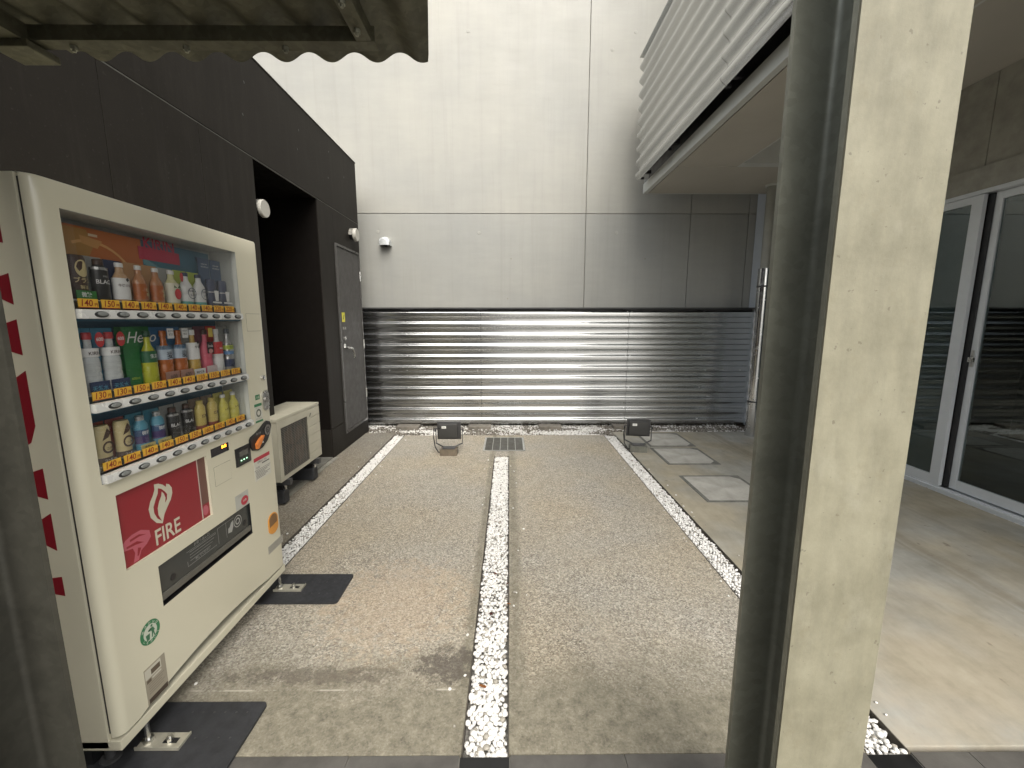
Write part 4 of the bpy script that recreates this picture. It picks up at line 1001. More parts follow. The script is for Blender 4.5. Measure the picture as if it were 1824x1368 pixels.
drink(0, 1, 'bcan', k_, 'black bottle can reading BLACK on the top shelf, second from the left', 'drink can', cap=br1, band=[(.735, .80, silver)], card=greyc, txts=[('BLACK', .0185, 0, .40, w_, .012), ('FIRE', .008, 0, .56, silver, .01)], r=.0245, h=.130)
def emb(t, y, z0, h, r):
    obj('emblem', poly([(y + .003, z0 + h * .50), (y + .010, z0 + h * .56), (y + .004, z0 + h * .62), (y - .003, z0 + h * .56)], 'x', DXC + r * .75 + .0012), k_, t)
drink(0, 2, 'bottle', tan, 'milk tea bottle with a white label and white cap on the top shelf', 'bottle', cap=cap_w, band=[(.05, .60, w_)], card=navy, txts=[('午後の紅茶', .0105, 0, .38, br1, .02)], extra=emb, r=.0265)
for i, lb in ((3, 'left of the two brown tea bottles with white caps on the top shelf'), (4, 'right of the two brown tea bottles with white caps, beside the apple bottle')):
    drink(0, i, 'bottle', brown_b, lb, 'bottle', cap=cap_w, band=[(.08, .50, amber)], card=P('tan card', (.42, .24, .11)), txts=[('紅', .013, .009, .30, cream), ('茶', .013, .009, .18, cream)], r=.0235, group='brown tea bottles on the top shelf', card_h=.137)
def apple(t, y, z0, h, r):
    obj('apple_print', poly(ell(y + .002, z0 + h * .30, .016, .021, 18), 'x', DXC + r * .75 + .0012), P('apple red', (.45, .015, .02)), t)
    obj('leaf_print', join(poly([(y + .002, z0 + h * .47), (y - .012, z0 + h * .56), (y - .016, z0 + h * .49)], 'x', DXC + r * .75 + .0014), poly([(y + .002, z0 + h * .47), (y + .014, z0 + h * .58), (y + .018, z0 + h * .50)], 'x', DXC + r * .75 + .0014)), P('leaf green print', (.05, .12, .04)), t)
    obj('red_tag', poly(ell(y + .024, z0 + h * .82, .009, .018, 14), 'x', DXC + r * .75 + .0045), redp, t)
drink(0, 5, 'bottle', M('apple juice', (.50, .48, .25), .3), 'apple juice bottle with a red apple on its white label', 'bottle', cap=cap_w, band=[(.04, .62, P('ivory label', (.60, .58, .46)))], card=greyc, extra=apple, r=.0265)
def ringp(t, y, z0, h, r):
    o = obj('ring_print', ring(y + .004, z0 + h * .36, .0195, .0225, DXC + r * .75 + .0016, 26), P('slate print', (.09, .11, .14)), t)
    obj('name_print', txt_front('RAKU', .0125, DXC + r * .75 + .0018, y + .005, z0 + h * .40, .015), P('slate ink', (.08, .09, .12)), t)
    obj('name_print', txt_front('ヨーグ', .0095, DXC + r * .75 + .0018, y + .006, z0 + h * .27, .015), _mc['slate ink'], t)
for i, lb in ((6, 'left of the two white bottles with navy caps, top shelf'), (7, 'right of the two white bottles with navy caps, next to the tall navy cards')):
    drink(0, i, 'bottle', white_b, lb, 'bottle', cap=navy, card=lgrn, extra=ringp, r=.0265, group='white bottles on lime cards', band=[(0, .10, P('sea green print', (.08, .30, .25)))])
def cup(t, y, z0, h, r):
    obj('cup_print', poly([(y - .010, z0 + .022), (y + .008, z0 + .022), (y + .013, z0 + .066), (y - .015, z0 + .066)], 'x', DXC + .0245), w_, t)
    obj('band_print', boxes((DXC + .0236, DXC + .0240, y - .028, y + .028, z0 + .012, z0 + .019)), w_, t)
    obj('card_print', join(txt_front('SODA DRY', .0075, DXC - .0199, y + .002, z0 + .178, .02), txt_front('辛口の味わい', .0075, DXC - .0199, y + .004, z0 + .166, .02)), w_, t)
for i, lb in ((8, 'left of the two dark blue cans before tall navy cards, top shelf'), (9, 'right of the two dark blue cans before tall navy cards, top shelf')):
    drink(0, i, 'can', navy, lb, 'drink can', card=P('deep blue card', (.035, .075, .15)), extra=cup, r=.0225, h=.115, card_h=.205, card_w=.068, group='dark blue cans before tall navy cards', band=[(.50, .54, silver)])
# middle shelf
def water(t, y, z0, h, r):
    obj('oval_tag', poly(ell(y + .017, z0 + h * .88, .0155, .024, 18), 'x', DXC + r * .75 + .004), redp, t)
    obj('oval_text', txt_front('600', .0155, DXC + r * .75 + .0045, y + .017, z0 + h * .86, .02), w_, t)
    obj('foot_plate', boxes((DXC + r * .75 + .001, DXC + r * .75 + .002, y - .033, y + .033, z0, z0 + .036)), navy, t)
    obj('foot_text', txt_front('天然水', .0175, DXC + r * .75 + .0023, y, z0 + .008, .015), cyan, t)
for i, lb in ((0, 'clear water bottle with a red 600 tag, leftmost on the middle shelf'), (1, 'second clear water bottle with a red 600 tag, beside the green Hello card')):
    drink(1, i, 'bottle', clearb, lb, 'bottle', cap=redp, band=[(.60, .74, w_), (.28, .285, greyc), (.38, .385, greyc), (.48, .485, greyc)], card=skyb, txts=[('KIRIN', .0145, 0, .635, br1, .012)], extra=water, r=.0275, group='water bottles on the middle shelf', card_w=.070, card_h=.203)
def hello(t, y, z0, h, r):
    obj('card_text', join(txt_front('Hello', .056, DXC - .004, y - .018, z0 + .150, .0, .35)), w_, t)
    obj('card_text', txt_front('600ml', .013, DXC - .0040, y - .058, z0 + .02, .01), lgrn, t)
    o = obj('wide_card', boxes((DXC - .0055, DXC - .0048, y - .092, y - .030, z0, z0 + .206)), dgreen, t)
    o = obj('wide_card', boxes((DXC - .0205, DXC - .020, y - .100, y + .036, z0, z0 + .206)), dgreen, t)
drink(1, 3, 'bottle', ygreen, 'yellow-green tea bottle in front of a wide green card reading Hello', 'bottle', cap=P('dark green cap', (.02, .07, .03)), band=[(.40, .62, P('bottle green label', (.015, .09, .035)))], txts=[('生茶', .016, 0, .49, w_, .01)], extra=hello, r=.0275)
def mugi(t, y, z0, h, r):
    obj('white_flag', boxes((DXC + r * .75 + .001, DXC + r * .75 + .002, y - .004, y + .026, z0 + h * .84, z0 + h * 1.04)), w_, t)
    obj('flag_text', join(txt_front('カロリ', .0085, DXC + r * .75 + .0023, y + .011, z0 + h * .97, .02), txt_front('ゼロ', .010, DXC + r * .75 + .0023, y + .011, z0 + h * .90, .02)), k_, t)
    obj('foot_plate', boxes((DXC + r * .75 + .001, DXC + r * .75 + .002, y - .033, y + .033, z0, z0 + .034)), P('rose grey card', (.30, .17, .13)), t)
    obj('foot_text', txt_front('600', .021, DXC + r * .75 + .0023, y + .004, z0 + .006, .005), k_, t)
for i, lb in ((4, 'amber barley tea bottle with a blue and white label, left one of the pair'), (5, 'amber barley tea bottle with a blue and white label, right one of the pair')):
    drink(1, i, 'bottle', amber, lb, 'bottle', cap=amber, band=[(.42, .70, P('pale blue label', (.36, .42, .48))), (.62, .70, P('label blue', (.08, .19, .33)))], card=bluecard, txts=[('麦', .030, 0, .45, k_, .01)], extra=mugi, r=.0275, group='barley tea bottles on the middle shelf', card_w=.070, card_h=.203)
def teaft(t, y, z0, h, r):
    obj('foot_plate', boxes((DXC + r * .75 + .001, DXC + r * .75 + .002, y - .031, y + .031, z0, z0 + .028)), w_, t)
    obj('foot_text', txt_front('無糖紅茶', .011, DXC + r * .75 + .0023, y, z0 + .010, .015), k_, t)
    obj('emblem', poly([(y + .004, z0 + h * .68), (y + .011, z0 + h * .73), (y + .005, z0 + h * .78), (y - .002, z0 + h * .73)], 'x', DXC + r * .75 + .0012), k_, t)
drink(1, 6, 'bottle', M('light tea', (.42, .28, .07), .25), 'light tea bottle with a white label and dark emblem on the middle shelf', 'bottle', cap=cap_w, band=[(.36, .72, w_)], card=greyc, txts=[('午後', .013, 0, .60, k_, .01)], extra=teaft, r=.026)
def choco(t, y, z0, h, r):
    obj('black_panel', boxes((DXC + r * .75 + .0008, DXC + r * .75 + .0014, y - .017, y + .021, z0 + h * .46, z0 + h * .72)), k_, t)
    obj('black_panel_text', txt_front('Soda', .016, DXC + r * .75 + .0018, y + .002, z0 + h * .60, .01), w_, t)
    obj('panel_dot', poly(ell(y + .002, z0 + h * .51, .013, .010, 16), 'x', DXC + r * .75 + .0018), P('dusty pink', (.48, .25, .22)), t)
    obj('yellow_flag', boxes((DXC + r * .75 + .001, DXC + r * .75 + .002, y - .002, y + .024, z0 + h * .83, z0 + h * 1.03)), P('flag yellow', (.55, .42, .08)), t)
    obj('foot_plate', boxes((DXC + r * .75 + .001, DXC + r * .75 + .002, y - .031, y + .031, z0, z0 + .034)), P('pale rose plate', (.50, .42, .41)), t)
drink(1, 7, 'bottle', pink, 'pink bottle with a black label panel and a yellow flag on the middle shelf', 'bottle', cap=br1, card=P('plum card', (.13, .04, .06)), extra=choco, r=.0265, card_h=.203)
drink(1, 8, 'bottle', white_b, 'white milk drink bottle with a red label band on a red card', 'bottle', cap=cap_w, band=[(.42, .70, redp)], card=P('scarlet card', (.42, .03, .02)), txts=[('Milk', .012, 0, .53, w_, .01)], r=.0265, card_h=.203)
drink(1, 9, 'bottle', silver, 'silver sports drink bottle with a lime band, at the right end of the middle shelf', 'bottle', cap=P('slate cap', (.08, .09, .10)), band=[(.50, .60, lgrn), (.38, .46, P('sky band', (.10, .22, .42))), (.08, .26, navy)], card=greyc, txts=[('ラクト', .011, 0, .53, k_, .01)], r=.0265, card_h=.200)
# bottom shelf
def swirl(t, y, z0, h, r):
    o = obj('ring_print', ring(y, z0 + h * .42, .0135, .020, DXC + r * .75 + .0012, 22), br1, t)
    obj('swirl_print', poly([(y - .018, z0 + h * .62), (y + .002, z0 + h * .93), (y + .014, z0 + h * .80), (y + .004, z0 + h * .68)], 'x', DXC + r * .75 + .0014), br1, t)
    obj('letter_print', txt_front('コク', .010, DXC + r * .75 + .0016, y + .002, z0 + h * .36, .02), br1, t)
    obj('foot_text', txt_front('コーヒー', .010, DXC + r * .75 + .0020, y, z0 + h * .06, .02), w_, t)
for i, lb in ((0, 'cream and brown coffee can with a ring design, leftmost on the bottom shelf'), (1, 'second cream and brown coffee can with a ring design on the bottom shelf')):
    drink(2, i, 'can', cream, lb, 'drink can', card=redbr, band=[(0, .16, br1)], extra=swirl, r=.0245, group='coffee cans on the bottom shelf')
for i, lb in ((2, 'left of the two pale blue bottle cans with yellow tags on the bottom shelf'), (3, 'right of the two pale blue bottle cans with yellow tags, beside the black cans')):
    drink(2, i, 'bcan', cyan, lb, 'drink can', cap=silver, band=[(.20, .42, P('violet ink', (.05, .03, .11))), (.42, .60, P('blue ink', (.03, .07, .15)))], card=P('azure card', (.05, .20, .27)), txts=[('微糖', .015, 0, .46, w_, .01)], extra=plate('冷たい', P('khaki plate', (.42, .36, .13)), k_, 0, .030, 0, .022, .012), r=.0235, group='pale blue bottle cans on the bottom shelf')
for i, lb in ((4, 'left of the two black bottle cans reading BLACK on the bottom shelf'), (5, 'right of the two black bottle cans reading BLACK, beside the gold cans')):
    drink(2, i, 'bcan', k_, lb, 'drink can', cap=br1, band=[(.735, .80, silver)], card=greyc, txts=[('BLACK', .0175, 0, .40, w_, .012)], r=.0235, group='black bottle cans on the bottom shelf')
for i, lb in ((6, 'left of the two gold bottle cans on the bottom shelf'), (7, 'right of the two gold bottle cans, beside the yellow bottles')):
    drink(2, i, 'bcan', gold, lb, 'drink can', cap=gold, card=P('dun card', (.20, .15, .11)), band=[(0, .14, redbr)], txts=[('紅茶', .014, 0, .42, br1, .02)], r=.0235, group='gold bottle cans on the bottom shelf')
for i, lb in ((8, 'left of the two yellow bottles with white caps on the bottom shelf'), (9, 'right of the two yellow bottles, at the end of the bottom shelf')):
    drink(2, i, 'bottle', yel, lb, 'bottle', cap=cap_w, card=P('straw card', (.45, .41, .10)), txts=[('レモン', .011, 0, .42, br1, .02)], r=.0255, group='yellow bottles on the bottom shelf', card_w=.06)

# --- lower door: red panel, slot, coin parts, stickers
rp = obj('red_panel', boxes((F - .014, F - .011, 1.279, 1.686, .680, .943)), P('panel red', (.24, .012, .02), .35), vm)
hole_lining(1.279, 1.686, .680, .943, .014, m_cream, 'panel_recess')
flame_o = [(1.449, .762), (1.425, .775), (1.404, .805), (1.400, .838), (1.410, .862), (1.424, .880), (1.434, .899), (1.434, .918), (1.452, .914), (1.470, .903), (1.483, .889), (1.486, .900), (1.498, .893), (1.508, .876), (1.508, .855), (1.496, .832), (1.478, .812), (1.462, .792), (1.455, .775)]
def inner(p): return p
FX = F - .0106
obj('flame_mark', poly(flame_o, 'x', FX), P('panel print cream', (.50, .475, .37), .4), rp)
obj('flame_cut', poly([(1.447, .772), (1.430, .790), (1.420, .815), (1.420, .838), (1.432, .860), (1.445, .880), (1.448, .898), (1.462, .890), (1.474, .876), (1.484, .860), (1.480, .842), (1.470, .832), (1.475, .850), (1.470, .868), (1.462, .880), (1.458, .864), (1.446, .848), (1.436, .826), (1.436, .800)], 'x', FX + .0004), P('panel red', (.24, .012, .02), .35), rp)
obj('panel_text', txt_front('FIRE', .082, FX, 1.468, .690 + .004, .016, 0, .80), P('panel print cream', (.5, .475, .37)), rp)
obj('swirl_print', join(poly([(1.300, .775), (1.325, .783), (1.36, .783), (1.392, .765), (1.395, .74), (1.375, .722), (1.352, .712), (1.338, .684), (1.318, .684), (1.328, .715), (1.322, .735), (1.288, .742), (1.286, .765)], 'x', FX)), P('panel pink', (.42, .09, .12), .4), rp)
obj('swirl_line', join(poly([(1.315, .770), (1.35, .772), (1.378, .758), (1.35, .764), (1.315, .762)], 'x', FX + .0004), poly([(1.30, .752), (1.34, .752), (1.366, .735), (1.335, .742), (1.30, .745)], 'x', FX + .0004), poly([(1.34, .728), (1.352, .722), (1.340, .70), (1.334, .70)], 'x', FX + .0004)), P('panel red', (.24, .012, .02)), rp)
obj('swirl_print', poly(ell(1.662, .712, .016, .022, 14), 'x', FX), P('panel pink', (.42, .09, .12)), rp)
obj('panel_edge_strip', boxes((F - .0108, F - .0102, 1.640, 1.645, .680, .943)), P('edge line', (.45, .38, .33)), rp)
obj('panel_edge_strip', boxes((F - .0109, F - .0104, 1.645, 1.686, .74, .943)), P('panel brown edge', (.14, .065, .05)), rp)
# dispensing slot
sl_ = obj('dispensing_flap', boxes((F - .012, F - .009, 1.397, 1.928, .508, .620)), M('smoked acrylic', (.035, .038, .036), .12, var=.05), vm)
hole_lining(1.395, 1.930, .464, .622, .04, m_black, 'slot_recess')
obj('slot_back', boxes((F - .045, F - .04, 1.395, 1.930, .464, .622)), m_black, vm)
obj('flap_lip', boxes((F - .016, F - .003, 1.397, 1.928, .482, .5075), bev=.003), M('flap lip', (.10, .095, .08), .4), vm)
pg = P('flap print grey', (.22, .22, .21))
bxs = [(F - .0088, F - .0084, 1.535, 1.70, .5915, .5925)]
for k in range(4): bxs.append((F - .0088, F - .0084, 1.55, 1.70 - .012 * k, .585 - k * .012, .5865 - k * .012))
bxs += [(F - .0088, F - .0084, 1.535, 1.70, .532, .5335), (F - .0088, F - .0084, 1.535, 1.5365, .532, .553), (F - .0088, F - .0084, 1.712, 1.7135, .53, .60), (F - .0088, F - .0084, 1.712, 1.82, .6, .6012), (F - .0088, F - .0084, 1.765, 1.7665, .53, .60)]
obj('flap_lines', boxes(*bxs), pg, sl_)
obj('flap_text', join(txt_front('お取り出し口', .015, F - .0086, 1.62, .600 - .001, .01), txt_front('押してください', .012, F - .0086, 1.618, .538, .01)), pg, sl_)
obj('hand_mark', poly([(1.775, .545), (1.80, .540), (1.812, .56), (1.815, .59), (1.80, .585), (1.79, .57), (1.778, .565)], 'x', F - .0083), P('flap print pale', (.33, .33, .31)), sl_)
obj('round_mark', join(ring(1.845, .570, .024, .028, F - .0083, 26), ring(1.845, .570, .010, .016, F - .0083, 20)), _mc['flap print pale'], sl_)
for y in (1.462, 1.893): obj('finger_dimple', tube([(F - .0085, y, .538), (F - .0075, y, .538)], .013, 16), m_black, sl_)
# money display, bill slot, coin dial
hole_lining(1.712, 1.826, .922, .960, .006, m_black, 'display_edge')
dsp = obj('money_display', boxes((F - .006, F - .004, 1.712, 1.826, .922, .960)), M('display black', (.015, .014, .022), .2), vm)
obj('lit_digits', txt_front('日:日', .0150, F - .0036, 1.800, .943, .01), M('orange digits', (1.0, .28, .02), .5, emit=5), dsp)
hole_lining(1.861, 1.970, .823, .912, .02, m_black, 'reader_edge')
rdr = obj('card_reader', boxes((F - .012, F + .006, 1.862, 1.969, .824, .911), bev=.005), m_black, vm, smooth='auto')
obj('reader_window', boxes((F + .0055, F + .0066, 1.884, 1.945, .868, .893)), M('reader glass', (.10, .10, .09), .15), rdr)
obj('reader_mouth', boxes((F + .0055, F + .0068, 1.878, 1.95, .835, .862)), M('reader green dark', (.03, .05, .035), .2), rdr)
obj('reader_lamp', boxes(*[(F + .0067, F + .0075, 1.888 + k * .02, 1.896 + k * .02, .848, .852) for k in range(3)]), M('reader lamp', (.35, .75, .45), .4, emit=1.5), rdr)
cy_, cz_ = 2.062, .918
dial_pts = [(1.968, .925), (1.968, .895), (1.985, .868), (2.02, .858), (2.06, .862), (2.105, .885), (2.135, .92), (2.150, .955), (2.142, .978), (2.118, .988), (2.09, .978), (2.06, .962), (2.02, .948), (1.98, .938)]
cs = obj('coin_plate', poly(dial_pts, 'x', F + .0005, .010), m_black, vm, smooth='auto')
obj('coin_ring', join(ring(2.112, .942, .016, .027, F + .0125, 24), ring(2.112, .942, .004, .010, F + .0125, 18)), M('ring grey', (.16, .15, .14), .3), cs)
obj('return_lever', join(poly([(2.0, .872), (2.012, .872), (2.05, .908), (2.066, .925), (2.055, .928), (2.02, .912), (1.998, .896)], 'x', F + .011, .012)), M('orange lever', (.70, .22, .05), .35), cs)
obj('coin_text', txt_front('おつり', .013, F + .011, 2.035, .938, .01), P('coin plate grey', (.4, .4, .38)), cs)
obj('arrow_mark', poly([(2.055, .886), (2.066, .897), (2.072, .884)], 'x', F + .0112), w_, cs)
obj('blank_hatch', boxes((F + .0002, F + .0016, 1.720, 1.823, .792, .8755), bev=.0005), m_cream, vm)
obj('hatch_shadow', boxes((F + .0001, F + .0006, 1.7185, 1.8245, .7905, .877)), M('seam shadow', (.20, .19, .15), .8), vm)
obj('service_hatch', boxes((F + .0002, F + .0016, 2.04, 2.15, 1.452, 1.535), bev=.0005), m_cream, vm)
obj('hatch_shadow', boxes((F + .0001, F + .0006, 2.0385, 2.1505, 1.4505, 1.5365)), _mc['seam shadow'], vm)
obj('key_lock', tube([(F, 2.125, 1.212), (F + .010, 2.125, 1.212), (F + .012, 2.125, 1.212)], [.014, .013, .009], 18), m_steelbright, vm, smooth='auto')
lk = bmesh.new(); pts = ell(2.133, 1.118, .028, .028, 10, 0, PI) + ell(2.133, 1.068, .028, .028, 10, PI, 2 * PI)
obj('lock_plate', poly(pts, 'x', F + .0005, .006), m_steelbright, vm, smooth='auto')
obj('lock_core', join(tube([(F + .0066, 2.133, 1.098), (F + .012, 2.133, 1.098)], .016, 16), tube([(F + .0066, 2.133, 1.055), (F + .009, 2.133, 1.055)], .010, 12)), M('lock grey', (.30, .29, .27), .3, metal=.7), vm, smooth='auto')
def sticker(name, y0, y1, z0, z1, mat, parts=(), x=F + .0006):
    s_ = obj(name, boxes((x - .0003, x + .0004, y0, y1, z0, z1)), mat, vm)
    for nm, b_, mt in parts: obj(nm, b_, mt, s_)
    return s_
SX_ = F + .0013
dkg = P('sticker green', (.03, .17, .07)); whs = P('sticker white', (.55, .54, .47)); grs = P('sticker grey', (.32, .31, .27)); drd = P('sticker red', (.42, .03, .05))
sticker('green_sticker', 2.052, 2.088, 1.108, 1.133, dkg, [('sticker_text', txt_front('冷温', .014, SX_, 2.070, 1.115, .01), whs)])
sticker('recycling_sticker', 2.036, 2.098, .993, 1.088, whs, [('sticker_band', boxes((SX_ - .0002, SX_, 2.036, 2.098, 1.074, 1.088), (SX_ - .0002, SX_, 2.036, 2.098, .993, 1.003)), dkg), ('sticker_mark', join(ring(2.067, 1.040, .012, .021, SX_, 20)), P('sticker dark grey', (.12, .13, .10))), ('sticker_text', join(txt_front('あんしん', .011, SX_, 2.067, 1.064, .01), txt_front('飲料自販機', .010, SX_, 2.067, 1.008, .01)), grs)])
sticker('notice_sticker', 1.990, 2.127, .703, .822, whs, [('sticker_band', boxes((SX_ - .0002, SX_, 1.990, 2.127, .803, .822)), drd), ('sticker_lines', boxes((SX_ - .0002, SX_, 1.990, 2.127, .756, .758), (SX_ - .0002, SX_, 2.055, 2.12, .778, .784), *[(SX_ - .0002, SX_, 2.0, 2.118 - .02 * (k % 3), .748 - k * .007, .7505 - k * .007) for k in range(6)]), P('sticker ink', (.10, .09, .09))), ('sticker_text', join(txt_front('故障のときは', .013, SX_, 2.058, .789, .012), txt_front('0120', .014, SX_, 2.02, .764, .01)), _mc['sticker ink'] if 'sticker ink' in _mc else k_)])
sticker('age_sticker', 1.830, 1.926, .624, .695, P('sticker pale grey', (.42, .42, .38)), [('sticker_oval', poly(ell(1.895, .652, .027, .022, 20), 'x', SX_), drd), ('sticker_text', join(txt_front('20歳', .013, SX_ + .0004, 1.895, .648, .01)), whs), ('sticker_text', txt_front('お酒は', .011, SX_, 1.868, .680, .01), grs)])
sticker('name_plate', 2.042, 2.180, .280, .322, grs, [('plate_lines', boxes(*[(SX_ - .0002, SX_, 2.05, 2.172 - .01 * (k % 2), .313 - k * .008, .3145 - k * .008) for k in range(4)]), P('plate ink', (.18, .17, .14)))])
# coin return cup
obj('coin_return', poly(ell(2.102, .448, .043, .038, 12, 0, PI) + ell(2.102, .405, .043, .033, 12, PI, 2 * PI), 'x', F + .0004, .004), M('orange cup', (.58, .25, .04), .35), vm, smooth='auto')
obj('return_opening', poly(ell(2.102, .450, .035, .030, 12, 0, PI) + [(2.067, .417), (2.137, .425)], 'x', F + .0046), M('orange brown', (.17, .085, .03), .4), vm)
# round litter sticker
gs = obj('litter_sticker', poly(ell(1.329, .414, .0405, .0425, 30), 'x', F + .0008), dkg, vm)
obj('sticker_disc', poly(ell(1.329, .414, .0275, .029, 26), 'x', F + .0012), P('sticker mint', (.50, .53, .44)), gs)
obj('figure_mark', join(poly(ell(1.336, .434, .0045, .0045, 10), 'x', F + .0016), poly([(1.331, .428), (1.341, .427), (1.347, .412), (1.343, .410), (1.346, .392), (1.342, .391), (1.339, .405), (1.335, .391), (1.331, .392), (1.334, .410), (1.331, .420), (1.320, .424), (1.320, .421), (1.330, .416)], 'x', F + .0016), poly([(1.309, .412), (1.326, .412), (1.323, .390), (1.312, .390)], 'x', F + .0016)), P('figure green', (.04, .14, .07)), gs)
rt = []
for k, ch in enumerate('あきかんは'):
    a = PI * (.82 - k * .16); rt.append(txt_front(ch, .012, F + .0014, 1.329 + .0335 * math.cos(a), .4095 + .035 * math.sin(a), .01, 0, 1, 0))
for k, ch in enumerate('くずかごへ'):
    a = PI * (1.18 + k * .16); rt.append(txt_front(ch, .011, F + .0014, 1.329 + .0335 * math.cos(a), .4105 + .035 * math.sin(a), .01, 0, 1, 0))
obj('sticker_text', join(*rt), P('sticker mint', (.5, .53, .44)), gs)
# worn licence label
wl = sticker('worn_label', 1.284, 1.371, .160, .297, P('worn label', (.29, .26, .20)), [('label_blocks', boxes((SX_ - .0002, SX_, 1.310, 1.348, .262, .282), (SX_ - .0002, SX_, 1.290, 1.308, .240, .252)), P('label brown ink', (.10, .075, .05))), ('label_pale', boxes((SX_ - .0003, SX_ - .0001, 1.286, 1.352, .256, .292), (SX_ - .0002, SX_, 1.312, 1.35, .245, .251)), P('label pale', (.48, .46, .38))), ('label_band', boxes((SX_ - .0002, SX_, 1.290, 1.368, .162, .180)), P('label dark band', (.05, .035, .025))), ('label_lines', boxes(*[(SX_ - .0002, SX_, 1.295, 1.36 - .006 * (k % 3), .232 - k * .009, .2345 - k * .009) for k in range(5)]), P('label faint ink', (.20, .17, .13)))])
# big letters running down the near side
m_redl = P('side letter red', (.22, .010, .018), .4)
def rect_side(x0, x1, z0, z1): return box(x0, x1, VY0 - .0018, VY0 - .0012, z0, z1)
SXL, SXR = -1.84, -1.370
def Lp(pts): return poly(pts, 'y', VY0 - .0022, .0008)
# letters read from top to bottom, their heads towards the front edge
K = [Lp([(SXR, 1.79), (SXR, 1.71), (SXR - .03, 1.715), (SXR - .035, 1.735), (-1.81, 1.735), (-1.81, 1.715), (SXL, 1.71), (SXL, 1.80), (-1.81, 1.79), (-1.81, 1.77), (SXR - .035, 1.77), (SXR - .03, 1.79)]),
     Lp([(SXR, 1.63), (SXR, 1.545), (SXR - .03, 1.56), (-1.62, 1.68), (-1.80, 1.56), (SXL, 1.55), (SXL, 1.65), (-1.81, 1.64), (-1.60, 1.735), (-1.58, 1.735), (SXR - .03, 1.62)])]
I1 = [Lp([(SXR, 1.505), (SXR, 1.405), (SXR - .03, 1.415), (SXR - .035, 1.435), (-1.81, 1.435), (-1.81, 1.415), (SXL, 1.405), (SXL, 1.505), (-1.81, 1.495), (-1.81, 1.475), (SXR - .035, 1.475), (SXR - .03, 1.495)])]
bowl_o = [(SXR, 1.361)] + [(SXR - .115 + .115 * math.cos(a), 1.215 - .115 * math.sin(a)) for a in [i / 8 * PI for i in range(9)]] + [(SXR - .23, 1.335), (-1.81, 1.335), (-1.81, 1.36), (SXL, 1.361), (SXL, 1.25), (-1.81, 1.26), (-1.81, 1.29), (SXR - .19, 1.29)] + [(SXR - .115 + .070 * math.cos(a), 1.215 - .07 * math.sin(a)) for a in [i / 8 * PI for i in range(8, -1, -1)]] + [(SXR - .045, 1.30), (SXR - .03, 1.34)]
R1 = [Lp([(SXR, 1.361), (SXR, 1.20), (SXR - .02, 1.15), (SXR - .06, 1.125), (SXR - .12, 1.12), (SXR - .17, 1.13), (SXR - .20, 1.16), (SXR - .21, 1.20), (-1.81, 1.10), (SXL, 1.09), (SXL, 1.17), (SXR - .21, 1.26), (SXR - .21, 1.30), (-1.81, 1.30), (-1.81, 1.28), (SXL, 1.27), (SXL, 1.361), (-1.81, 1.355), (-1.81, 1.335), (SXR - .04, 1.335)])]
I2 = [Lp([(SXR, 1.072), (SXR, .976), (SXR - .03, .986), (SXR - .035, 1.005), (-1.81, 1.005), (-1.81, .986), (SXL, .976), (SXL, 1.072), (-1.81, 1.062), (-1.81, 1.043), (SXR - .035, 1.043), (SXR - .03, 1.062)])]
N1 = [Lp([(SXR, .932), (SXR, .87), (SXR, .812), (SXR - .03, .83), (-1.74, .70), (SXR - .035, .70), (SXR - .03, .722), (SXR, .726), (SXR, .662), (SXR - .03, .668), (SXR - .035, .680), (SXL, .675), (SXL, .71), (-1.46, .875), (-1.80, .88), (-1.81, .86), (SXL, .856), (SXL, .932), (-1.81, .926), (-1.80, .91), (SXR - .035, .91)])]
for nm, b_ in zip(('K', 'I', 'R', 'I', 'N'), (K, I1, R1, I2, N1)): obj('side_letter', join(*b_), m_redl, vm)
# feet
for y in (1.23, 2.135):
    ftp = obj('leveling_foot', join(tube([(F - .10, y, .018), (F - .10, y, .095)], .014, 12), tube([(F - .10, y, .014), (F - .10, y, .022)], .03, 16)), m_darkmetal, vm, smooth='auto')
    obj('leveling_foot', join(tube([(-1.86, y, .0135), (-1.86, y, .095)], .014, 12), tube([(-1.86, y, .012), (-1.86, y, .022)], .03, 16)), m_darkmetal, vm, smooth='auto')
obj('base_plinth', boxes((-1.90, F - .14, VY0 + .03, VY1 - .03, .012, .095)), m_black, vm)
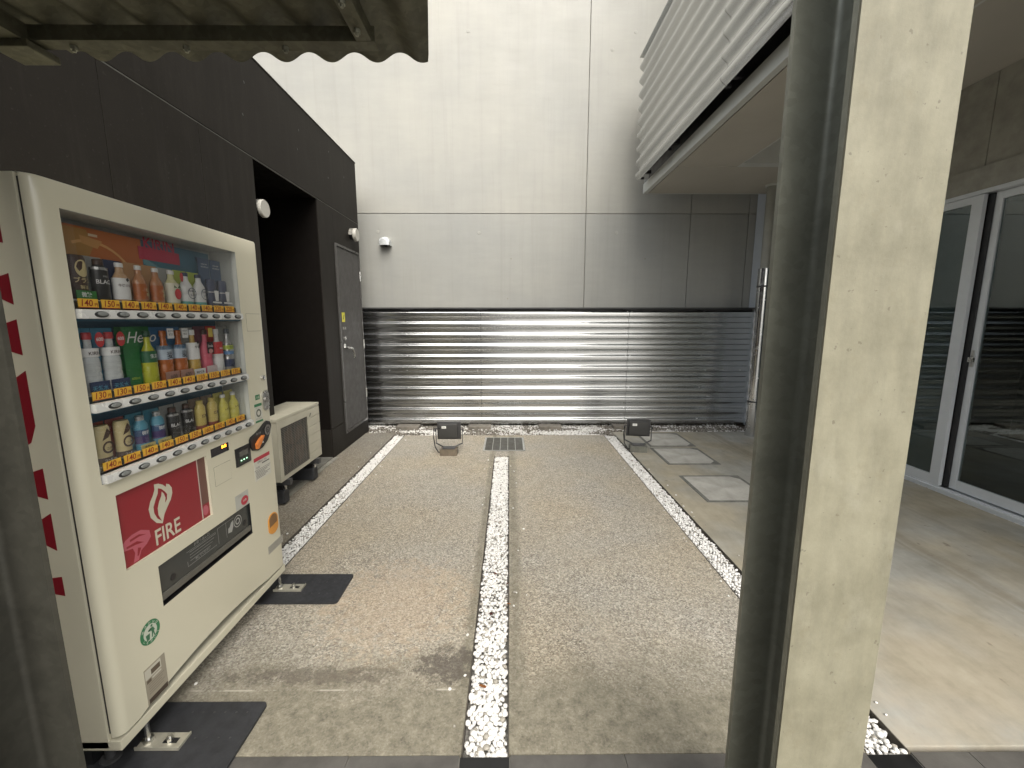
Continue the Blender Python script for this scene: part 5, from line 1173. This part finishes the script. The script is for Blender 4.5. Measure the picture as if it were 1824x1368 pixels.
# mats and anchor plates
for i, (y0, y1, x1, lab) in enumerate(((1.12, 1.445, -.955, 'black rubber mat under the near corner of the vending machine'), (2.03, 2.285, -.925, 'black rubber mat under the far corner of the vending machine'))):
    mt_ = thing('rubber_mat', lab, 'mat', (-1.3, (y0 + y1) / 2, 0), 'rubber mats under the vending machine')
    ya = y0 if i else 1.135; c_ = .018; arc = lambda cx, cy, a0: [(cx + c_ * math.cos(a0 + PI / 2 * k / 4), cy + c_ * math.sin(a0 + PI / 2 * k / 4)) for k in range(5)]
    base = poly([(-1.90, ya)] + arc(x1 - c_, ya + c_, -PI / 2) + arc(x1 - c_, y1 - c_, 0) + [(-1.90, y1)], 'z', .0004, .0105)
    obj('mat_sheet', base, m_rubber, mt_)
    yc = (y0 + y1) / 2 if i else 1.35
    bl_ = [tube([(x, yy, .0105), (x, yy, .0122)], .0035, 8) for x in [-1.22 + .042 * k for k in range(6)] for yy in ((yc - .05), (yc + .05))]
    obj('studs', join(*bl_), m_darkmetal, mt_)['kind'] = 'stuff'
for y, lab in ((1.255, 'galvanised anchor plate bolted down at the near front corner of the vending machine'), (2.12, 'galvanised anchor plate bolted down at the far front corner of the vending machine')):
    ap = thing('anchor_plate', lab, 'plate', (-1.22, y, .011), 'anchor plates of the vending machine')
    m_ap = M('zinc plate', (.46, .44, .36), .4, metal=.5, var=.15, vs_=20)
    yo = y
    base = boxes((-1.315, -1.160, yo + .0, yo + .062, .0113, .017), bev=.0015)
    obj('plate', base, m_ap, ap)
    obj('plate_edge', boxes((-1.315, -1.160, yo + .0, yo + .004, .0172, .024), (-1.164, -1.160, yo + .004, yo + .062, .0172, .022)), m_ap, ap)
    obj('slot', boxes((-1.235, -1.185, yo + .022, yo + .042, .0171, .0176), bev=.0002), m_black, ap)
    obj('bolt', join(tube([(-1.215, yo + .032, .0176), (-1.215, yo + .032, .030)], .011, 6), tube([(-1.215, yo + .032, .0301), (-1.215, yo + .032, .04)], .006, 10)), m_steelbright, ap, smooth='auto')
    obj('foot_bolt', join(tube([(-1.290, yo + .03, .0171), (-1.290, yo + .03, .10)], .010, 10), tube([(-1.290, yo + .03, .0171), (-1.290, yo + .03, .03)], .018, 6)), m_steelbright, ap, smooth='auto')
